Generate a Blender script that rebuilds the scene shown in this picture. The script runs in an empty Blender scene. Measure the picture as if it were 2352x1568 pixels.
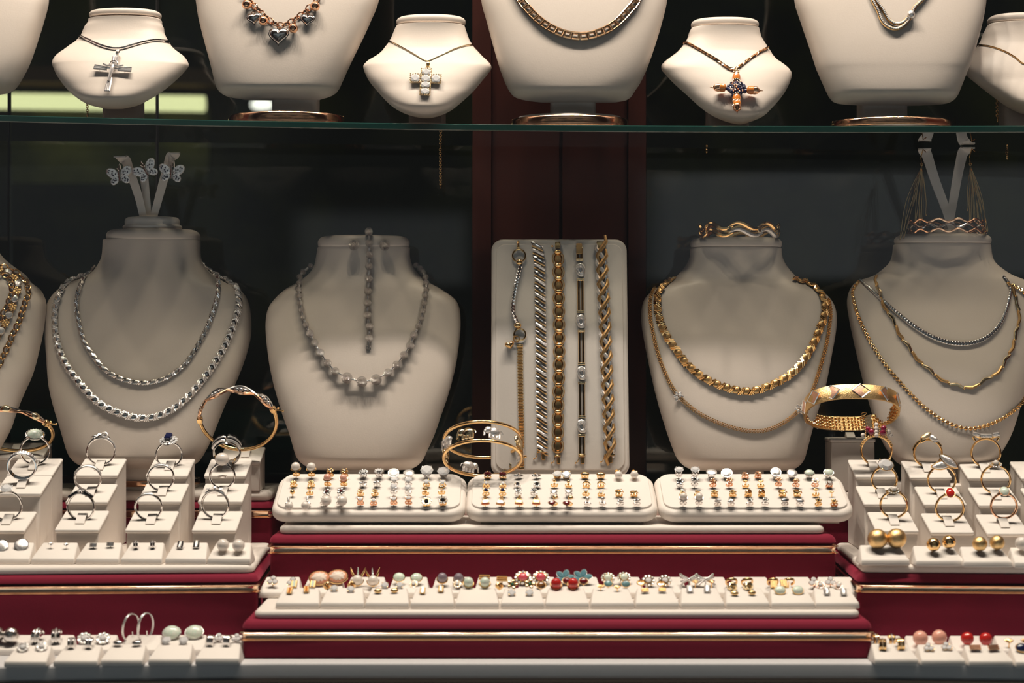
import bpy, math, random
from mathutils import Vector, Matrix
from mathutils.bvhtree import BVHTree

random.seed(7)
SC = bpy.context.scene
COL = SC.collection
PI = math.pi
CZ = 0.2204          # eye height above the display floor (metres)
CY = -1.25           # distance of the lens in front of the ring stands
FPX = 3750.0         # focal length in pixels of the 2352 x 1568 frame

# ------------------------------------------------------------------ camera
cam = bpy.data.cameras.new('camera')
cam.sensor_width = 36.0
cam.lens = FPX / 2352 * 36.0
cam.clip_start = 0.02
cam.dof.use_dof = True
cam.dof.focus_distance = 1.345
cam.dof.aperture_fstop = 6.7
cam_o = bpy.data.objects.new('camera', cam)
COL.objects.link(cam_o)
cam_o.location = (0, CY, CZ)
cam_o.rotation_euler = (PI / 2, 0, 0)
SC.camera = cam_o

# ------------------------------------------------------------------ colour management
SC.view_settings.view_transform = 'Standard'
SC.view_settings.look = 'None'
SC.view_settings.gamma = 1
SC.view_settings.exposure = 0.0
SC.cycles.max_bounces = 10
SC.cycles.transparent_max_bounces = 16
SC.cycles.caustics_reflective = False
SC.cycles.caustics_refractive = False

# ------------------------------------------------------------------ world: a dim street at dusk behind the photographer
world = bpy.data.worlds.new('world')
SC.world = world
world.use_nodes = True
wn = world.node_tree
wn.nodes.clear()
def wnode(t, **k):
    n = wn.nodes.new(t)
    for a, b in k.items():
        setattr(n, a, b)
    return n
w_out = wnode('ShaderNodeOutputWorld')
w_bg = wnode('ShaderNodeBackground')
w_tc = wnode('ShaderNodeTexCoord')
w_sep = wnode('ShaderNodeSeparateXYZ')
wn.links.new(w_tc.outputs['Generated'], w_sep.inputs[0])
def w_step(sock, a, b):
    m = wnode('ShaderNodeMapRange', interpolation_type='SMOOTHSTEP')
    m.inputs['From Min'].default_value = a
    m.inputs['From Max'].default_value = b
    wn.links.new(sock, m.inputs['Value'])
    return m.outputs['Result']
def w_mul(*s):
    r = s[0]
    for q in s[1:]:
        m = wnode('ShaderNodeMath', operation='MULTIPLY')
        wn.links.new(r, m.inputs[0])
        if isinstance(q, float):
            m.inputs[1].default_value = q
        else:
            wn.links.new(q, m.inputs[1])
        r = m.outputs[0]
    return r
def w_add(a, b):
    m = wnode('ShaderNodeMath', operation='ADD')
    wn.links.new(a, m.inputs[0])
    if isinstance(b, float):
        m.inputs[1].default_value = b
    else:
        wn.links.new(b, m.inputs[1])
    return m.outputs[0]
X, Y, Z = w_sep.outputs
behind = w_step(Y, 0.1, -0.3)
p1 = w_mul(w_step(X, .07, .10), w_step(X, .42, .36), w_step(Z, .034, .042), w_step(Z, .105, .098), behind, 0.17)
p2 = w_mul(w_step(X, -.14, -.12), w_step(X, -.02, -.035), w_step(Z, .03, .04), w_step(Z, .085, .07), behind, 0.10)
p3 = w_mul(w_step(X, -.5, -.4), w_step(X, -.1, -.2), w_step(Z, -.05, .02), w_step(Z, .25, .12), behind, 0.06)
# the big lit shop fronts across the street, higher than the mirror patches
p4 = w_mul(w_step(Z, .30, .40), w_step(Z, .80, .65), behind, 0.16)
p5 = w_mul(w_step(Z, -.25, -.42), behind, 0.95)  # low street glow, added to brighten the ledge and card fronts
val = w_add(w_add(w_add(w_add(w_add(p1, p2), p3), p4), p5), 0.038)
w_col = wnode('ShaderNodeMix', data_type='RGBA')
w_col.inputs['A'].default_value = (0, 0, 0, 1)
w_col.inputs['B'].default_value = (0.95, 0.95, 1.0, 1)
wn.links.new(val, w_col.inputs['Factor'])
wn.links.new(w_col.outputs['Result'], w_bg.inputs['Color'])
w_bg.inputs['Strength'].default_value = 1.0
wn.links.new(w_bg.outputs[0], w_out.inputs[0])

# ------------------------------------------------------------------ lamps along the top of the window
def lamp(x, y, z, watts, size, target, color, spread=180):
    l = bpy.data.lights.new('showcase_lamp', 'AREA')
    l.shape = 'DISK'
    l.size = size
    l.energy = watts
    l.color = color
    l.spread = math.radians(spread)
    o = bpy.data.objects.new('showcase_lamp', l)
    COL.objects.link(o)
    o.location = (x, y, z)
    d = Vector(target) - Vector((x, y, z))
    o.rotation_euler = d.to_track_quat('-Z', 'Y').to_euler()
    return o
WARM = (1.0, 0.835, 0.715)
for i in range(7):
    lx = -0.60 + i * 0.20
    lamp(lx, -0.180, 1.70, 5.6, 0.05, (lx * 0.9, 0.05, 0.2), WARM)
for i in range(3):  # weaker second row, added as fill light
    lx = -0.40 + i * 0.40
    lamp(lx, -0.08, 1.70, 3.4, 0.09, (lx * 0.9, 0.03, 0.0), WARM)

# ------------------------------------------------------------------ materials
MATS = {}
def mat(name, base, metal=0.0, rough=0.5, bump=None, coat=0.0, trans=0.0, ior=1.45, sheen=0.0,
        sheen_tint=(1, 1, 1), emit=None, emit_s=0.0, vary=None, sub=0.0):
    m = bpy.data.materials.new(name)
    m.use_nodes = True
    nt = m.node_tree
    b = nt.nodes['Principled BSDF']
    b.inputs['Base Color'].default_value = (*base, 1)
    b.inputs['Metallic'].default_value = metal
    b.inputs['Roughness'].default_value = rough
    b.inputs['Coat Weight'].default_value = coat
    b.inputs['Coat Roughness'].default_value = 0.05
    b.inputs['Transmission Weight'].default_value = trans
    b.inputs['IOR'].default_value = ior
    b.inputs['Sheen Weight'].default_value = sheen
    b.inputs['Sheen Roughness'].default_value = 0.4
    b.inputs['Sheen Tint'].default_value = (*sheen_tint, 1)
    if emit:
        b.inputs['Emission Color'].default_value = (*emit, 1)
        b.inputs['Emission Strength'].default_value = emit_s
    if bump or vary:
        tc = nt.nodes.new('ShaderNodeTexCoord')
    if bump:                       # (scale, strength, distance)
        n = nt.nodes.new('ShaderNodeTexNoise')
        n.inputs['Scale'].default_value = bump[0]
        n.inputs['Detail'].default_value = 4
        nt.links.new(tc.outputs['Object'], n.inputs['Vector'])
        bp = nt.nodes.new('ShaderNodeBump')
        bp.inputs['Strength'].default_value = bump[1]
        bp.inputs['Distance'].default_value = bump[2]
        nt.links.new(n.outputs[0], bp.inputs['Height'])
        nt.links.new(bp.outputs[0], b.inputs['Normal'])
    if vary:                       # (scale, other colour, lo, hi)
        n = nt.nodes.new('ShaderNodeTexNoise')
        n.inputs['Scale'].default_value = vary[0]
        n.inputs['Detail'].default_value = 3
        nt.links.new(tc.outputs['Object'], n.inputs['Vector'])
        r = nt.nodes.new('ShaderNodeValToRGB')
        r.color_ramp.elements[0].position = vary[2]
        r.color_ramp.elements[1].position = vary[3]
        r.color_ramp.elements[0].color = (*base, 1)
        r.color_ramp.elements[1].color = (*vary[1], 1)
        nt.links.new(n.outputs[0], r.inputs[0])
        nt.links.new(r.outputs[0], b.inputs['Base Color'])
    MATS[name] = m
    return m
def glass_mat(name, tint, ior=1.5, gl=1.0, haze=None):
    m = bpy.data.materials.new(name)
    m.use_nodes = True
    nt = m.node_tree
    nt.nodes.clear()
    o = nt.nodes.new('ShaderNodeOutputMaterial')
    mx = nt.nodes.new('ShaderNodeMixShader')
    t = nt.nodes.new('ShaderNodeBsdfTransparent')
    t.inputs[0].default_value = (*tint, 1)
    g = nt.nodes.new('ShaderNodeBsdfGlossy')
    g.inputs['Roughness'].default_value = 0.0
    g.inputs[0].default_value = (gl, gl, gl, 1)
    f = nt.nodes.new('ShaderNodeFresnel')
    f.inputs[0].default_value = ior
    nt.links.new(f.outputs[0], mx.inputs[0])
    if haze:                       # faint teal diffuse standing in for light scattered along the underside
        df = nt.nodes.new('ShaderNodeBsdfDiffuse')
        df.inputs[0].default_value = (haze[1], haze[2], haze[3], 1)
        hz = nt.nodes.new('ShaderNodeMixShader')
        hz.inputs[0].default_value = haze[0]
        nt.links.new(t.outputs[0], hz.inputs[1])
        nt.links.new(df.outputs[0], hz.inputs[2])
        nt.links.new(hz.outputs[0], mx.inputs[1])
    else:
        nt.links.new(t.outputs[0], mx.inputs[1])
    nt.links.new(g.outputs[0], mx.inputs[2])
    nt.links.new(mx.outputs[0], o.inputs[0])
    MATS[name] = m
    return m
mat('leather', (.82, .72, .64), 0, .45, bump=(900, .12, .0004), vary=(14, (.79, .69, .60), .45, .75))
mat('pad', (.85, .78, .72), 0, .5, bump=(700, .1, .0004))
mat('card', (.87, .81, .755), 0, .5)
mat('velvet', (.23, .002, .026), 0, .85, bump=(1500, .3, .0005), sheen=.32, sheen_tint=(1, .20, .30))
mat('gold', (1.0, .66, .30), 1, .16)
mat('warmgold', (1.0, .60, .33), 1, .17)
mat('pinkgold', (1.0, .60, .44), 1, .36, bump=(1600, .5, .0003))
mat('rosegold', (.95, .55, .34), 1, .14)
mat('trimgold', (.92, .66, .47), 1, .12)
mat('darkgold', (.80, .48, .20), 1, .2)
mat('palegold', (.95, .78, .50), 1, .16)
mat('satingold', (.80, .50, .22), 1, .38, bump=(2600, .25, .0002))
mat('brushedgold', (.88, .60, .28), 1, .34, bump=(1400, .7, .0004))
mat('silver', (.86, .84, .83), 1, .13)
mat('brightsilver', (.90, .87, .86), .72, .14)
mat('satinsilver', (.74, .69, .64), 1, .36)
mat('hammered', (.84, .80, .77), 1, .16, bump=(900, .6, .0004))
mat('hammeredbead', (.88, .83, .79), .85, .13, bump=(4.5, .9, .22))
mat('pave', (.90, .87, .85), .72, .10, bump=(1000, .75, .0006))
mat('pavegold', (.98, .76, .48), .8, .12, bump=(1000, .75, .0006))
mat('darksteel', (.20, .20, .22), 1, .2)
mat('diamond', (.97, .96, .97), 0, .04, trans=.18, ior=1.9, coat=.8)
mat('pearl', (.88, .80, .73), 0, .18, coat=1, sheen=.3)
mat('darkpearl', (.25, .20, .24), 0, .18, coat=.7)
mat('opal', (.68, .86, .72), 0, .15, coat=.8, vary=(900, (.86, .88, .78), .4, .6))
mat('coral', (.85, .36, .24), 0, .22, coat=.5)
mat('pinkcoral', (.88, .28, .24), 0, .2, coat=.6)
mat('palecoral', (.90, .45, .34), 0, .2, coat=.6)
mat('redcoral', (.58, .02, .015), 0, .15, coat=.8)
mat('garnet', (.16, .003, .008), 0, .08, coat=1)
mat('ruby', (.30, .01, .05), 0, .15, coat=1)
mat('pinkstone', (.75, .10, .14), 0, .15, coat=1)
mat('blackstone', (.01, .01, .013), 0, .05, coat=1)
mat('sapphire', (.006, .01, .06), 0, .06, coat=1)
mat('aqua', (.18, .42, .50), 0, .05, trans=.4, coat=1)
mat('emerald', (.01, .13, .07), 0, .08, coat=1)
mat('tigereye', (.28, .11, .02), 0, .12, coat=1, vary=(300, (.08, .03, .01), .4, .6))
mat('amber', (.80, .25, .04), 0, .12, coat=.8)
mat('yellowamber', (.90, .42, .04), 0, .15, coat=.8)
mat('cameo', (.75, .34, .20), 0, .3, coat=.3)
mat('cameowhite', (.86, .72, .62), 0, .4)
mat('wood', (.036, .007, .004), 0, .4, vary=(9, (.065, .013, .007), .35, .7))
mat('sillwood', (.10, .035, .015), 0, .4)
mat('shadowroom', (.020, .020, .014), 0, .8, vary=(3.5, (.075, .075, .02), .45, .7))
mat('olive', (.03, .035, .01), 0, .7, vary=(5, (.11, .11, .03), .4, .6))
mat('greenfelt', (.004, .05, .035), 0, .9)
mat('brownwood', (.09, .05, .025), 0, .5)
mat('darkline', (.012, .010, .009), 0, .5)
mat('tube', (.9, .9, .6), emit=(1.0, .93, .50), emit_s=1.5)
mat('bulb', (.9, .9, .9), emit=(1.0, .9, .85), emit_s=2.5)
mat('glassedge', (.010, .050, .042), 0, .12, coat=.6)
mat('ledge', (.62, .61, .62), 0, .5)
glass_mat('clear', (.90, .93, .92))
glass_mat('shelfglass', (.77, .765, .725), haze=(.05, .10, .42, .36))
glass_mat('rearglass', (.80, .83, .80))

# ------------------------------------------------------------------ placing and tagging
def P(px, py, y):
    d = y - CY
    return Vector(((px - 1176) / FPX * d, y, CZ - (py - 784) / FPX * d))
def ray(px, py):
    return Vector(((px - 1176) / FPX, 1.0, -(py - 784) / FPX))
def on_plane(px, py, p0, n):
    o = Vector((0, CY, CZ)); d = ray(px, py)
    t = (Vector(p0) - o).dot(n) / d.dot(n)
    return o + d * t
def px2m(px, y):
    return px / FPX * (y - CY)
def T(*a):
    return Matrix.Translation(Vector(a) if len(a) == 3 else a[0])
def R(deg, ax):
    return Matrix.Rotation(math.radians(deg), 4, ax)
def S(x, y=None, z=None):
    y = x if y is None else y
    z = x if z is None else z
    return Matrix.Diagonal((x, y, z, 1))
def basis(x, y, z, o=(0, 0, 0)):
    m = Matrix((x, y, z)).transposed().to_4x4()
    m.translation = Vector(o)
    return m
def tag(o, label, cat=None, group=None, kind=None):
    if label: o['label'] = label
    if cat: o['category'] = cat
    if group: o['group'] = group
    if kind: o['kind'] = kind
    return o
def empty(name, mx, label, cat, group=None):
    o = bpy.data.objects.new(name, None)
    o.empty_display_size = 0.005
    COL.objects.link(o)
    if isinstance(mx, Matrix):
        o.matrix_basis = mx
    else:
        o.location = mx
    return tag(o, label, cat, group)
def put(name, me, m, parent=None, mx=None, label=None):
    """link a mesh (possibly shared) as an object"""
    o = bpy.data.objects.new(name, me)
    COL.objects.link(o)
    if m and not me.materials:
        me.materials.append(MATS[m])
    if parent: o.parent = parent
    if mx is not None:
        o.matrix_basis = mx if isinstance(mx, Matrix) else Matrix.Translation(mx)
    if label: o['label'] = label
    return o

class MB:
    def __init__(s):
        s.v = []; s.f = []; s.mi = []
    def add(s, vf, mx=None, mi=0):
        v, f = (vf.v, vf.f) if isinstance(vf, MB) else vf
        n = len(s.v)
        if mx is None:
            s.v.extend(Vector(p) for p in v)
        else:
            s.v.extend(mx @ Vector(p) for p in v)
        s.f.extend([[i + n for i in q] for q in f])
        s.mi.extend([mi] * len(f))
        return s
    def mesh(s, name, mats, flat=False, angle=38):
        me = bpy.data.meshes.new(name)
        me.from_pydata([tuple(p) for p in s.v], [], s.f)
        for m in (mats if isinstance(mats, (list, tuple)) else [mats]):
            me.materials.append(MATS[m])
        if len(me.materials) > 1:
            for p, i in zip(me.polygons, s.mi):
                p.material_index = i
        if not flat:
            me.polygons.foreach_set('use_smooth', [True] * len(me.polygons))
            me.set_sharp_from_angle(angle=math.radians(angle))
        me.update()
        return me
    def obj(s, name, mats, parent=None, mx=None, flat=False, label=None, world=False, angle=38):
        if world and parent is not None:           # verts were given in world space
            inv = parent.matrix_basis.inverted()
            s.v = [inv @ p for p in s.v]
        return put(name, s.mesh(name, mats, flat, angle), None, parent, mx, label)

# ------------------------------------------------------------------ primitives as (verts, faces)
def sph(seg=14, rings=9):
    v = [(0, 0, 1)]; f = []
    for i in range(1, rings):
        a = PI * i / rings
        for j in range(seg):
            b = 2 * PI * j / seg
            v.append((math.sin(a) * math.cos(b), math.sin(a) * math.sin(b), math.cos(a)))
    v.append((0, 0, -1))
    for j in range(seg):
        f.append([0, 1 + j, 1 + (j + 1) % seg])
    for i in range(rings - 2):
        for j in range(seg):
            a = 1 + i * seg + j; b = 1 + i * seg + (j + 1) % seg
            f.append([a, a + seg, b + seg, b])
    n = len(v) - 1
    for j in range(seg):
        f.append([n, 1 + (rings - 2) * seg + (j + 1) % seg, 1 + (rings - 2) * seg + j])
    return v, f
def box(x0, y0, z0, x1, y1, z1):
    v = [(x0, y0, z0), (x1, y0, z0), (x1, y1, z0), (x0, y1, z0), (x0, y0, z1), (x1, y0, z1), (x1, y1, z1), (x0, y1, z1)]
    return v, [[0, 3, 2, 1], [4, 5, 6, 7], [0, 1, 5, 4], [1, 2, 6, 5], [2, 3, 7, 6], [3, 0, 4, 7]]
def lathe(prof, seg=24, sx=1, sy=1):
    v = []; f = []
    for r, z in prof:
        for j in range(seg):
            b = 2 * PI * j / seg
            v.append((r * math.cos(b) * sx, r * math.sin(b) * sy, z))
    for i in range(len(prof) - 1):
        for j in range(seg):
            a = i * seg + j; b = i * seg + (j + 1) % seg
            f.append([a, b, b + seg, a + seg])
    f.append(list(range(seg))[::-1])
    f.append([(len(prof) - 1) * seg + j for j in range(seg)])
    return v, f
def rr(w, d, r, n=6):
    """rounded rectangle outline, counter clockwise"""
    r = min(r, w / 2 - 1e-5, d / 2 - 1e-5)
    o = []
    for cx, cy, a0 in ((w / 2 - r, d / 2 - r, 0), (-w / 2 + r, d / 2 - r, 90), (-w / 2 + r, -d / 2 + r, 180), (w / 2 - r, -d / 2 + r, 270)):
        for k in range(n + 1):
            a = math.radians(a0 + 90 * k / n)
            o.append((cx + r * math.cos(a), cy + r * math.sin(a)))
    return o
def loft(rings):
    """rings: lists of 3D points with equal counts; capped"""
    v = []; f = []; n = len(rings[0])
    for r in rings: v.extend(r)
    for i in range(len(rings) - 1):
        for j in range(n):
            a = i * n + j; b = i * n + (j + 1) % n
            f.append([a, b, b + n, a + n])
    f.append(list(range(n))[::-1])
    f.append([(len(rings) - 1) * n + j for j in range(n)])
    return v, f
def slab(w, d, h, rc, bev, n=6, taper=1.0, bot=True, tb=None):
    """rounded slab, centred in x and y, z from 0 to h; bev rounds its edges"""
    rings = []
    st = 4
    tb = bev if tb is None else tb
    if bot:
        for k in range(st):
            a = PI / 2 * k / st
            rings.append((bev * (1 - math.sin(a)), bev * (1 - math.cos(a))))
    else:
        rings.append((0, 0))
    for k in range(st + 1):
        a = PI / 2 * k / st
        rings.append((tb * (1 - math.cos(a)), h - tb + tb * math.sin(a)))
    out = []
    for ins, z in rings:
        t = 1 + (taper - 1) * z / h
        o = rr((w - 2 * ins) * t, (d - 2 * ins) * t, max(rc - ins, .0002), n)
        out.append([(x, y, z) for x, y in o])
    return loft(out)
def tor(R0, r, ns=28, nt=8, ry=None, a0=0, a1=360, sec=None):
    """torus / oval ring in the XY plane; R0, ry radii, sec=(rw, rh) section"""
    ry = R0 if ry is None else ry
    full = abs(a1 - a0) >= 360
    v = []; f = []
    n = ns if full else ns + 1
    rw, rh = sec if sec else (r, r)
    for i in range(n):
        a = math.radians(a0 + (a1 - a0) * i / ns)
        c, s_ = math.cos(a), math.sin(a)
        nx, ny = c * ry, s_ * R0
        l = math.hypot(nx, ny); nx /= l; ny /= l
        for j in range(nt):
            b = 2 * PI * j / nt
            v.append((c * R0 + nx * rw * math.cos(b), s_ * ry + ny * rw * math.cos(b), rh * math.sin(b)))
    for i in range(n if full else n - 1):
        for j in range(nt):
            a = i * nt + j; b = i * nt + (j + 1) % nt
            a2 = ((i + 1) % n) * nt + j; b2 = ((i + 1) % n) * nt + (j + 1) % nt
            f.append([a, a2, b2, b])
    if not full:
        f.append(list(range(nt))); f.append([(n - 1) * nt + j for j in range(nt)][::-1])
    return v, f
def tube(path, r, nt=8, closed=False, flat=1.0, up=None):
    path = [Vector(p) for p in path]
    n = len(path)
    v = []; f = []
    prev = None
    for i, p in enumerate(path):
        if closed:
            t = path[(i + 1) % n] - path[i - 1]
        else:
            t = path[min(i + 1, n - 1)] - path[max(i - 1, 0)]
        t = t.normalized() if t.length > 1e-9 else Vector((1, 0, 0))
        if prev is None:
            u = up if up is not None else (Vector((0, 0, 1)) if abs(t.z) < .9 else Vector((0, 1, 0)))
        else:
            u = prev
        u = u - t * u.dot(t)
        u = u.normalized() if u.length > 1e-6 else t.orthogonal().normalized()
        prev = u
        w = t.cross(u)
        ri = r[i] if isinstance(r, (list, tuple)) else r
        for j in range(nt):
            b = 2 * PI * j / nt
            v.append(p + u * math.cos(b) * ri * flat + w * math.sin(b) * ri)
    m = n if closed else n - 1
    for i in range(m):
        for j in range(nt):
            a = i * nt + j; b = i * nt + (j + 1) % nt
            i2 = (i + 1) % n
            f.append([a, b, i2 * nt + (j + 1) % nt, i2 * nt + j])
    if not closed:
        f.append(list(range(nt))[::-1]); f.append([(n - 1) * nt + j for j in range(nt)])
    return v, f
def gem(n=8, ch=.35, ph=.7, tr=.58):
    """faceted stone, girdle radius 1 at z 0"""
    v = []; f = []
    for j in range(n):
        a = 2 * PI * (j + .5) / n
        v.append((tr * math.cos(a), tr * math.sin(a), ch))
    for j in range(2 * n):
        a = PI * j / n
        v.append((math.cos(a), math.sin(a), 0))
    v.append((0, 0, -ph))
    f.append(list(range(n)))
    for j in range(n):
        a = n + 2 * j + 1; b = n + (2 * j + 2) % (2 * n); c = n + 2 * j
        f.append([j, n + 2 * j, a]); f.append([j, a, b])
        f.append([j, b, (j + 1) % n])
    k = len(v) - 1
    for j in range(2 * n):
        f.append([k, n + (j + 1) % (2 * n), n + j])
    return v, f
def puff(outline, t, st=4, back=True, e=1.0):
    """pillow from a 2D outline: thickness t at the middle"""
    cx = sum(p[0] for p in outline) / len(outline); cy = sum(p[1] for p in outline) / len(outline)
    rings = []
    lo = -st if back else 0
    for k in range(lo, st + 1):
        a = PI / 2 * k / (st + .25)
        s_ = math.cos(a) ** e; z = t * math.sin(a)
        rings.append([(cx + (x - cx) * s_, cy + (y - cy) * s_, z) for x, y in outline])
    return loft(rings)
def oval(rx, ry, n=20, pw=1.0):
    return [(rx * math.copysign(abs(math.cos(2 * PI * k / n)) ** pw, math.cos(2 * PI * k / n)),
             ry * math.copysign(abs(math.sin(2 * PI * k / n)) ** pw, math.sin(2 * PI * k / n))) for k in range(n)]
def leafo(l, w, n=10):
    o = []
    for k in range(n):
        t = k / n; o.append((-l + 2 * l * t, -w * math.sin(PI * t) ** .8))
    for k in range(n):
        t = k / n; o.append((l - 2 * l * t, w * math.sin(PI * t) ** .8))
    return o
def hearto(s, n=28):
    o = []
    for k in range(n):
        t = 2 * PI * k / n
        o.append((s * 16 * math.sin(t) ** 3 / 16, s * (13 * math.cos(t) - 5 * math.cos(2 * t) - 2 * math.cos(3 * t) - math.cos(4 * t) + 2) / 16))
    return o[::-1]
def petals(r0, r1, n, m=40):
    return [((r0 + (r1 - r0) * (.5 + .5 * math.cos(n * a))) * math.cos(a), (r0 + (r1 - r0) * (.5 + .5 * math.cos(n * a))) * math.sin(a)) for a in [2 * PI * k / m for k in range(m)]]
def catmull(p, n=10, closed=False):
    p = [tuple(q) for q in p]
    out = []
    m = len(p)
    for i in range(m if closed else m - 1):
        if closed:
            a, b, c, d = p[i - 1], p[i], p[(i + 1) % m], p[(i + 2) % m]
        else:
            a, b, c, d = p[max(i - 1, 0)], p[i], p[i + 1], p[min(i + 2, m - 1)]
        for k in range(n):
            t = k / n
            out.append(tuple(.5 * (2 * B + (C - A) * t + (2 * A - 5 * B + 4 * C - D) * t * t + (3 * B - A - 3 * C + D) * t ** 3) for A, B, C, D in zip(a, b, c, d)))
    if not closed: out.append(p[-1])
    return out
CACHE = {}
def cached(key, fn):
    if key not in CACHE: CACHE[key] = fn()
    return CACHE[key]
# ================================================================== the setting
def structure(o):
    o['kind'] = 'structure'
    return o
ledge_front = [(-.75, -.168), (-.165, -.130), (.235, -.130), (.75, -.165)]
def strip_prism(front, yback, z0, z1, grow=0.0):
    """a long board whose front edge follows a polyline, seen from above"""
    pts = [(x, y - grow) for x, y in front] + [(front[-1][0], yback), (front[0][0], yback)]
    r = [[(x, y, z) for x, y in pts] for z in (z0, z1)]
    return loft(r)
def rounded_front(front, yback, z0, z1, b):
    rings = []
    for k in range(5):
        a = PI / 2 * k / 4
        rings.append((-b * (1 - math.cos(a)), z1 - b + b * math.sin(a)))
    r = [[(x, y, z0) for x, y in front] + [(front[-1][0], yback, z0), (front[0][0], yback, z0)]]
    for ins, z in rings:
        r.append([(x, y - ins, z) for x, y in front] + [(front[-1][0], yback, z), (front[0][0], yback, z)])
    return loft(r)
structure(MB().add(rounded_front(ledge_front, .60, -.0108, 0, .0018)).obj('floor', 'ledge'))
structure(MB().add(strip_prism(ledge_front, -.12, -.0128, -.0110, .003)).obj('trim_1', 'trimgold'))
structure(MB().add(strip_prism(ledge_front, -.10, -.42, -.0130, .0005)).obj('wall_front', 'sillwood'))
for sgn, nm in ((-1, 'wall_left'), (1, 'wall_right')):
    structure(MB().add(box(sgn * .62 if sgn > 0 else -.63, -.16, -.0105, .63 if sgn > 0 else -.62, .19, 1.75)).obj(nm, 'wood'))
structure(MB().add(box(-.63, -.26, 1.75, .63, .60, 1.77)).obj('ceiling', 'wood'))
# rear mahogany column with grooves between the glass doors
cm = MB()
for x0, x1, dy in ((1085, 1128, 0), (1131, 1284, .003), (1292, 1440, .003), (1443, 1483, 0)):
    a = P(x0, 784, .185).x; b = P(x1, 784, .185).x
    cm.add(box(a, .183 + dy, .0005, b, .23, 1.7495))
cm.add(box(P(1086, 0, .185).x, .190, .0005, P(1482, 0, .185).x, .229, 1.7495))
structure(cm.obj('column', 'wood'))
# glass: the shop window in front, sliding doors behind
structure(MB().add(box(-.62, -.216, -.30, .62, -.210, 1.7495)).obj('window_1', 'clear'))
for i, (x0, x1, yy) in enumerate(((-560, 18, .196), (22, 358, .190), (362, 1083, .196), (1485, 2900, .196))):
    a = max(P(x0, 0, yy).x, -.615); b = min(P(x1, 0, yy).x, .615)
    g = structure(MB().add(box(a, yy, .0005, b, yy + .005, 1.7495)).obj('window_%d' % (i + 2), 'rearglass'))
    if i in (0, 1):
        put('edge_strip', MB().add(box(b, yy - .001, .0005, b + .0012, yy + .006, 1.7495)).mesh('edge_strip', 'darkline'), None, g)
# the dark shop behind the doors
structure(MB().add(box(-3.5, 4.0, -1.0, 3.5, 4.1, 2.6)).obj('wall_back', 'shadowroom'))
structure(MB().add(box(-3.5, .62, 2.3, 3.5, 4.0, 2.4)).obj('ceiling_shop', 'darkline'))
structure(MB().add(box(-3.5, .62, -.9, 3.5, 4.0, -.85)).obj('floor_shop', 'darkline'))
ct = empty('shop_counter', (-.62, 1.1, -.85), 'brown wooden shop counter with dark green felt top behind the glass doors', 'counter')
MB().add(slab(1.0, 1.05, .03, .02, .004), T(0, 0, .92)).obj('countertop', 'greenfelt', ct)
MB().add(box(-.47, -.49, 0, .47, .49, .92)).obj('cabinet_body', 'brownwood', ct)
lt = empty('fluorescent_lamp', P(130, 219, 3.0), 'long yellowish fluorescent tube glowing out of focus behind the top glass doors', 'lamp')
MB().add(tube([(-1.25, 0, 0), (.385, 0, -.022)], .021, 12)).obj('glass_tube', 'tube', lt)
MB().add(box(-1.3, -.03, .03, .42, .05, .07), R(.8, 'Y')).obj('lamp_housing', 'brownwood', lt)
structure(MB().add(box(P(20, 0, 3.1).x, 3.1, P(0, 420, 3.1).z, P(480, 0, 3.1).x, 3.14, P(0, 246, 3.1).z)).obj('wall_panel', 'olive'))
lt = empty('round_lamp', P(602, 240, 3.9), 'small round white lamp glowing blurred beside the large heart necklace bust', 'lamp')
MB().add(sph(16, 10), S(.036, .036, .022)).obj('bulb', 'bulb', lt)
MB().add(box(-.02, -.01, -.03, .02, .1, .03)).obj('lamp_socket', 'brownwood', lt)

# ------------------------------------------------------------------ glass shelf (a slightly bowed front edge, its left end a touch higher)
def shelf_z(x): return .394 - .0105 * x
def shelf_y(x): return .057 - .025 * min((abs(x) / .41) ** 2, 1.5)
sm = MB()
N = 24
th = .0052
top = [[], []]; v = []; f = []; mi = []
for i in range(N + 1):
    x = -.6195 + 1.239 * i / N
    yf = shelf_y(x); z = shelf_z(x)
    yb = .158
    v += [(x, yf + .0006, z), (x, yf, z - .0006), (x, yf, z - th + .0006), (x, yf + .0006, z - th), (x, yb, z - th), (x, yb, z)]
for i in range(N):
    for k in range(6):
        a = i * 6 + k; b = i * 6 + (k + 1) % 6
        f.append([a, a + 6, b + 6, b]); mi.append(1 if k in (0, 1, 2, 4) else 0)
f.append([0, 1, 2, 3, 4, 5][::-1]); mi.append(1)
f.append([N * 6 + k for k in range(6)]); mi.append(1)
sm.v = [Vector(p) for p in v]; sm.f = f; sm.mi = mi
gs = sm.obj('glass_shelf', ['shelfglass', 'glassedge'], flat=True)
tag(gs, 'long clear glass shelf with green edge carrying the upper row of necklace busts', 'shelf')

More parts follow.
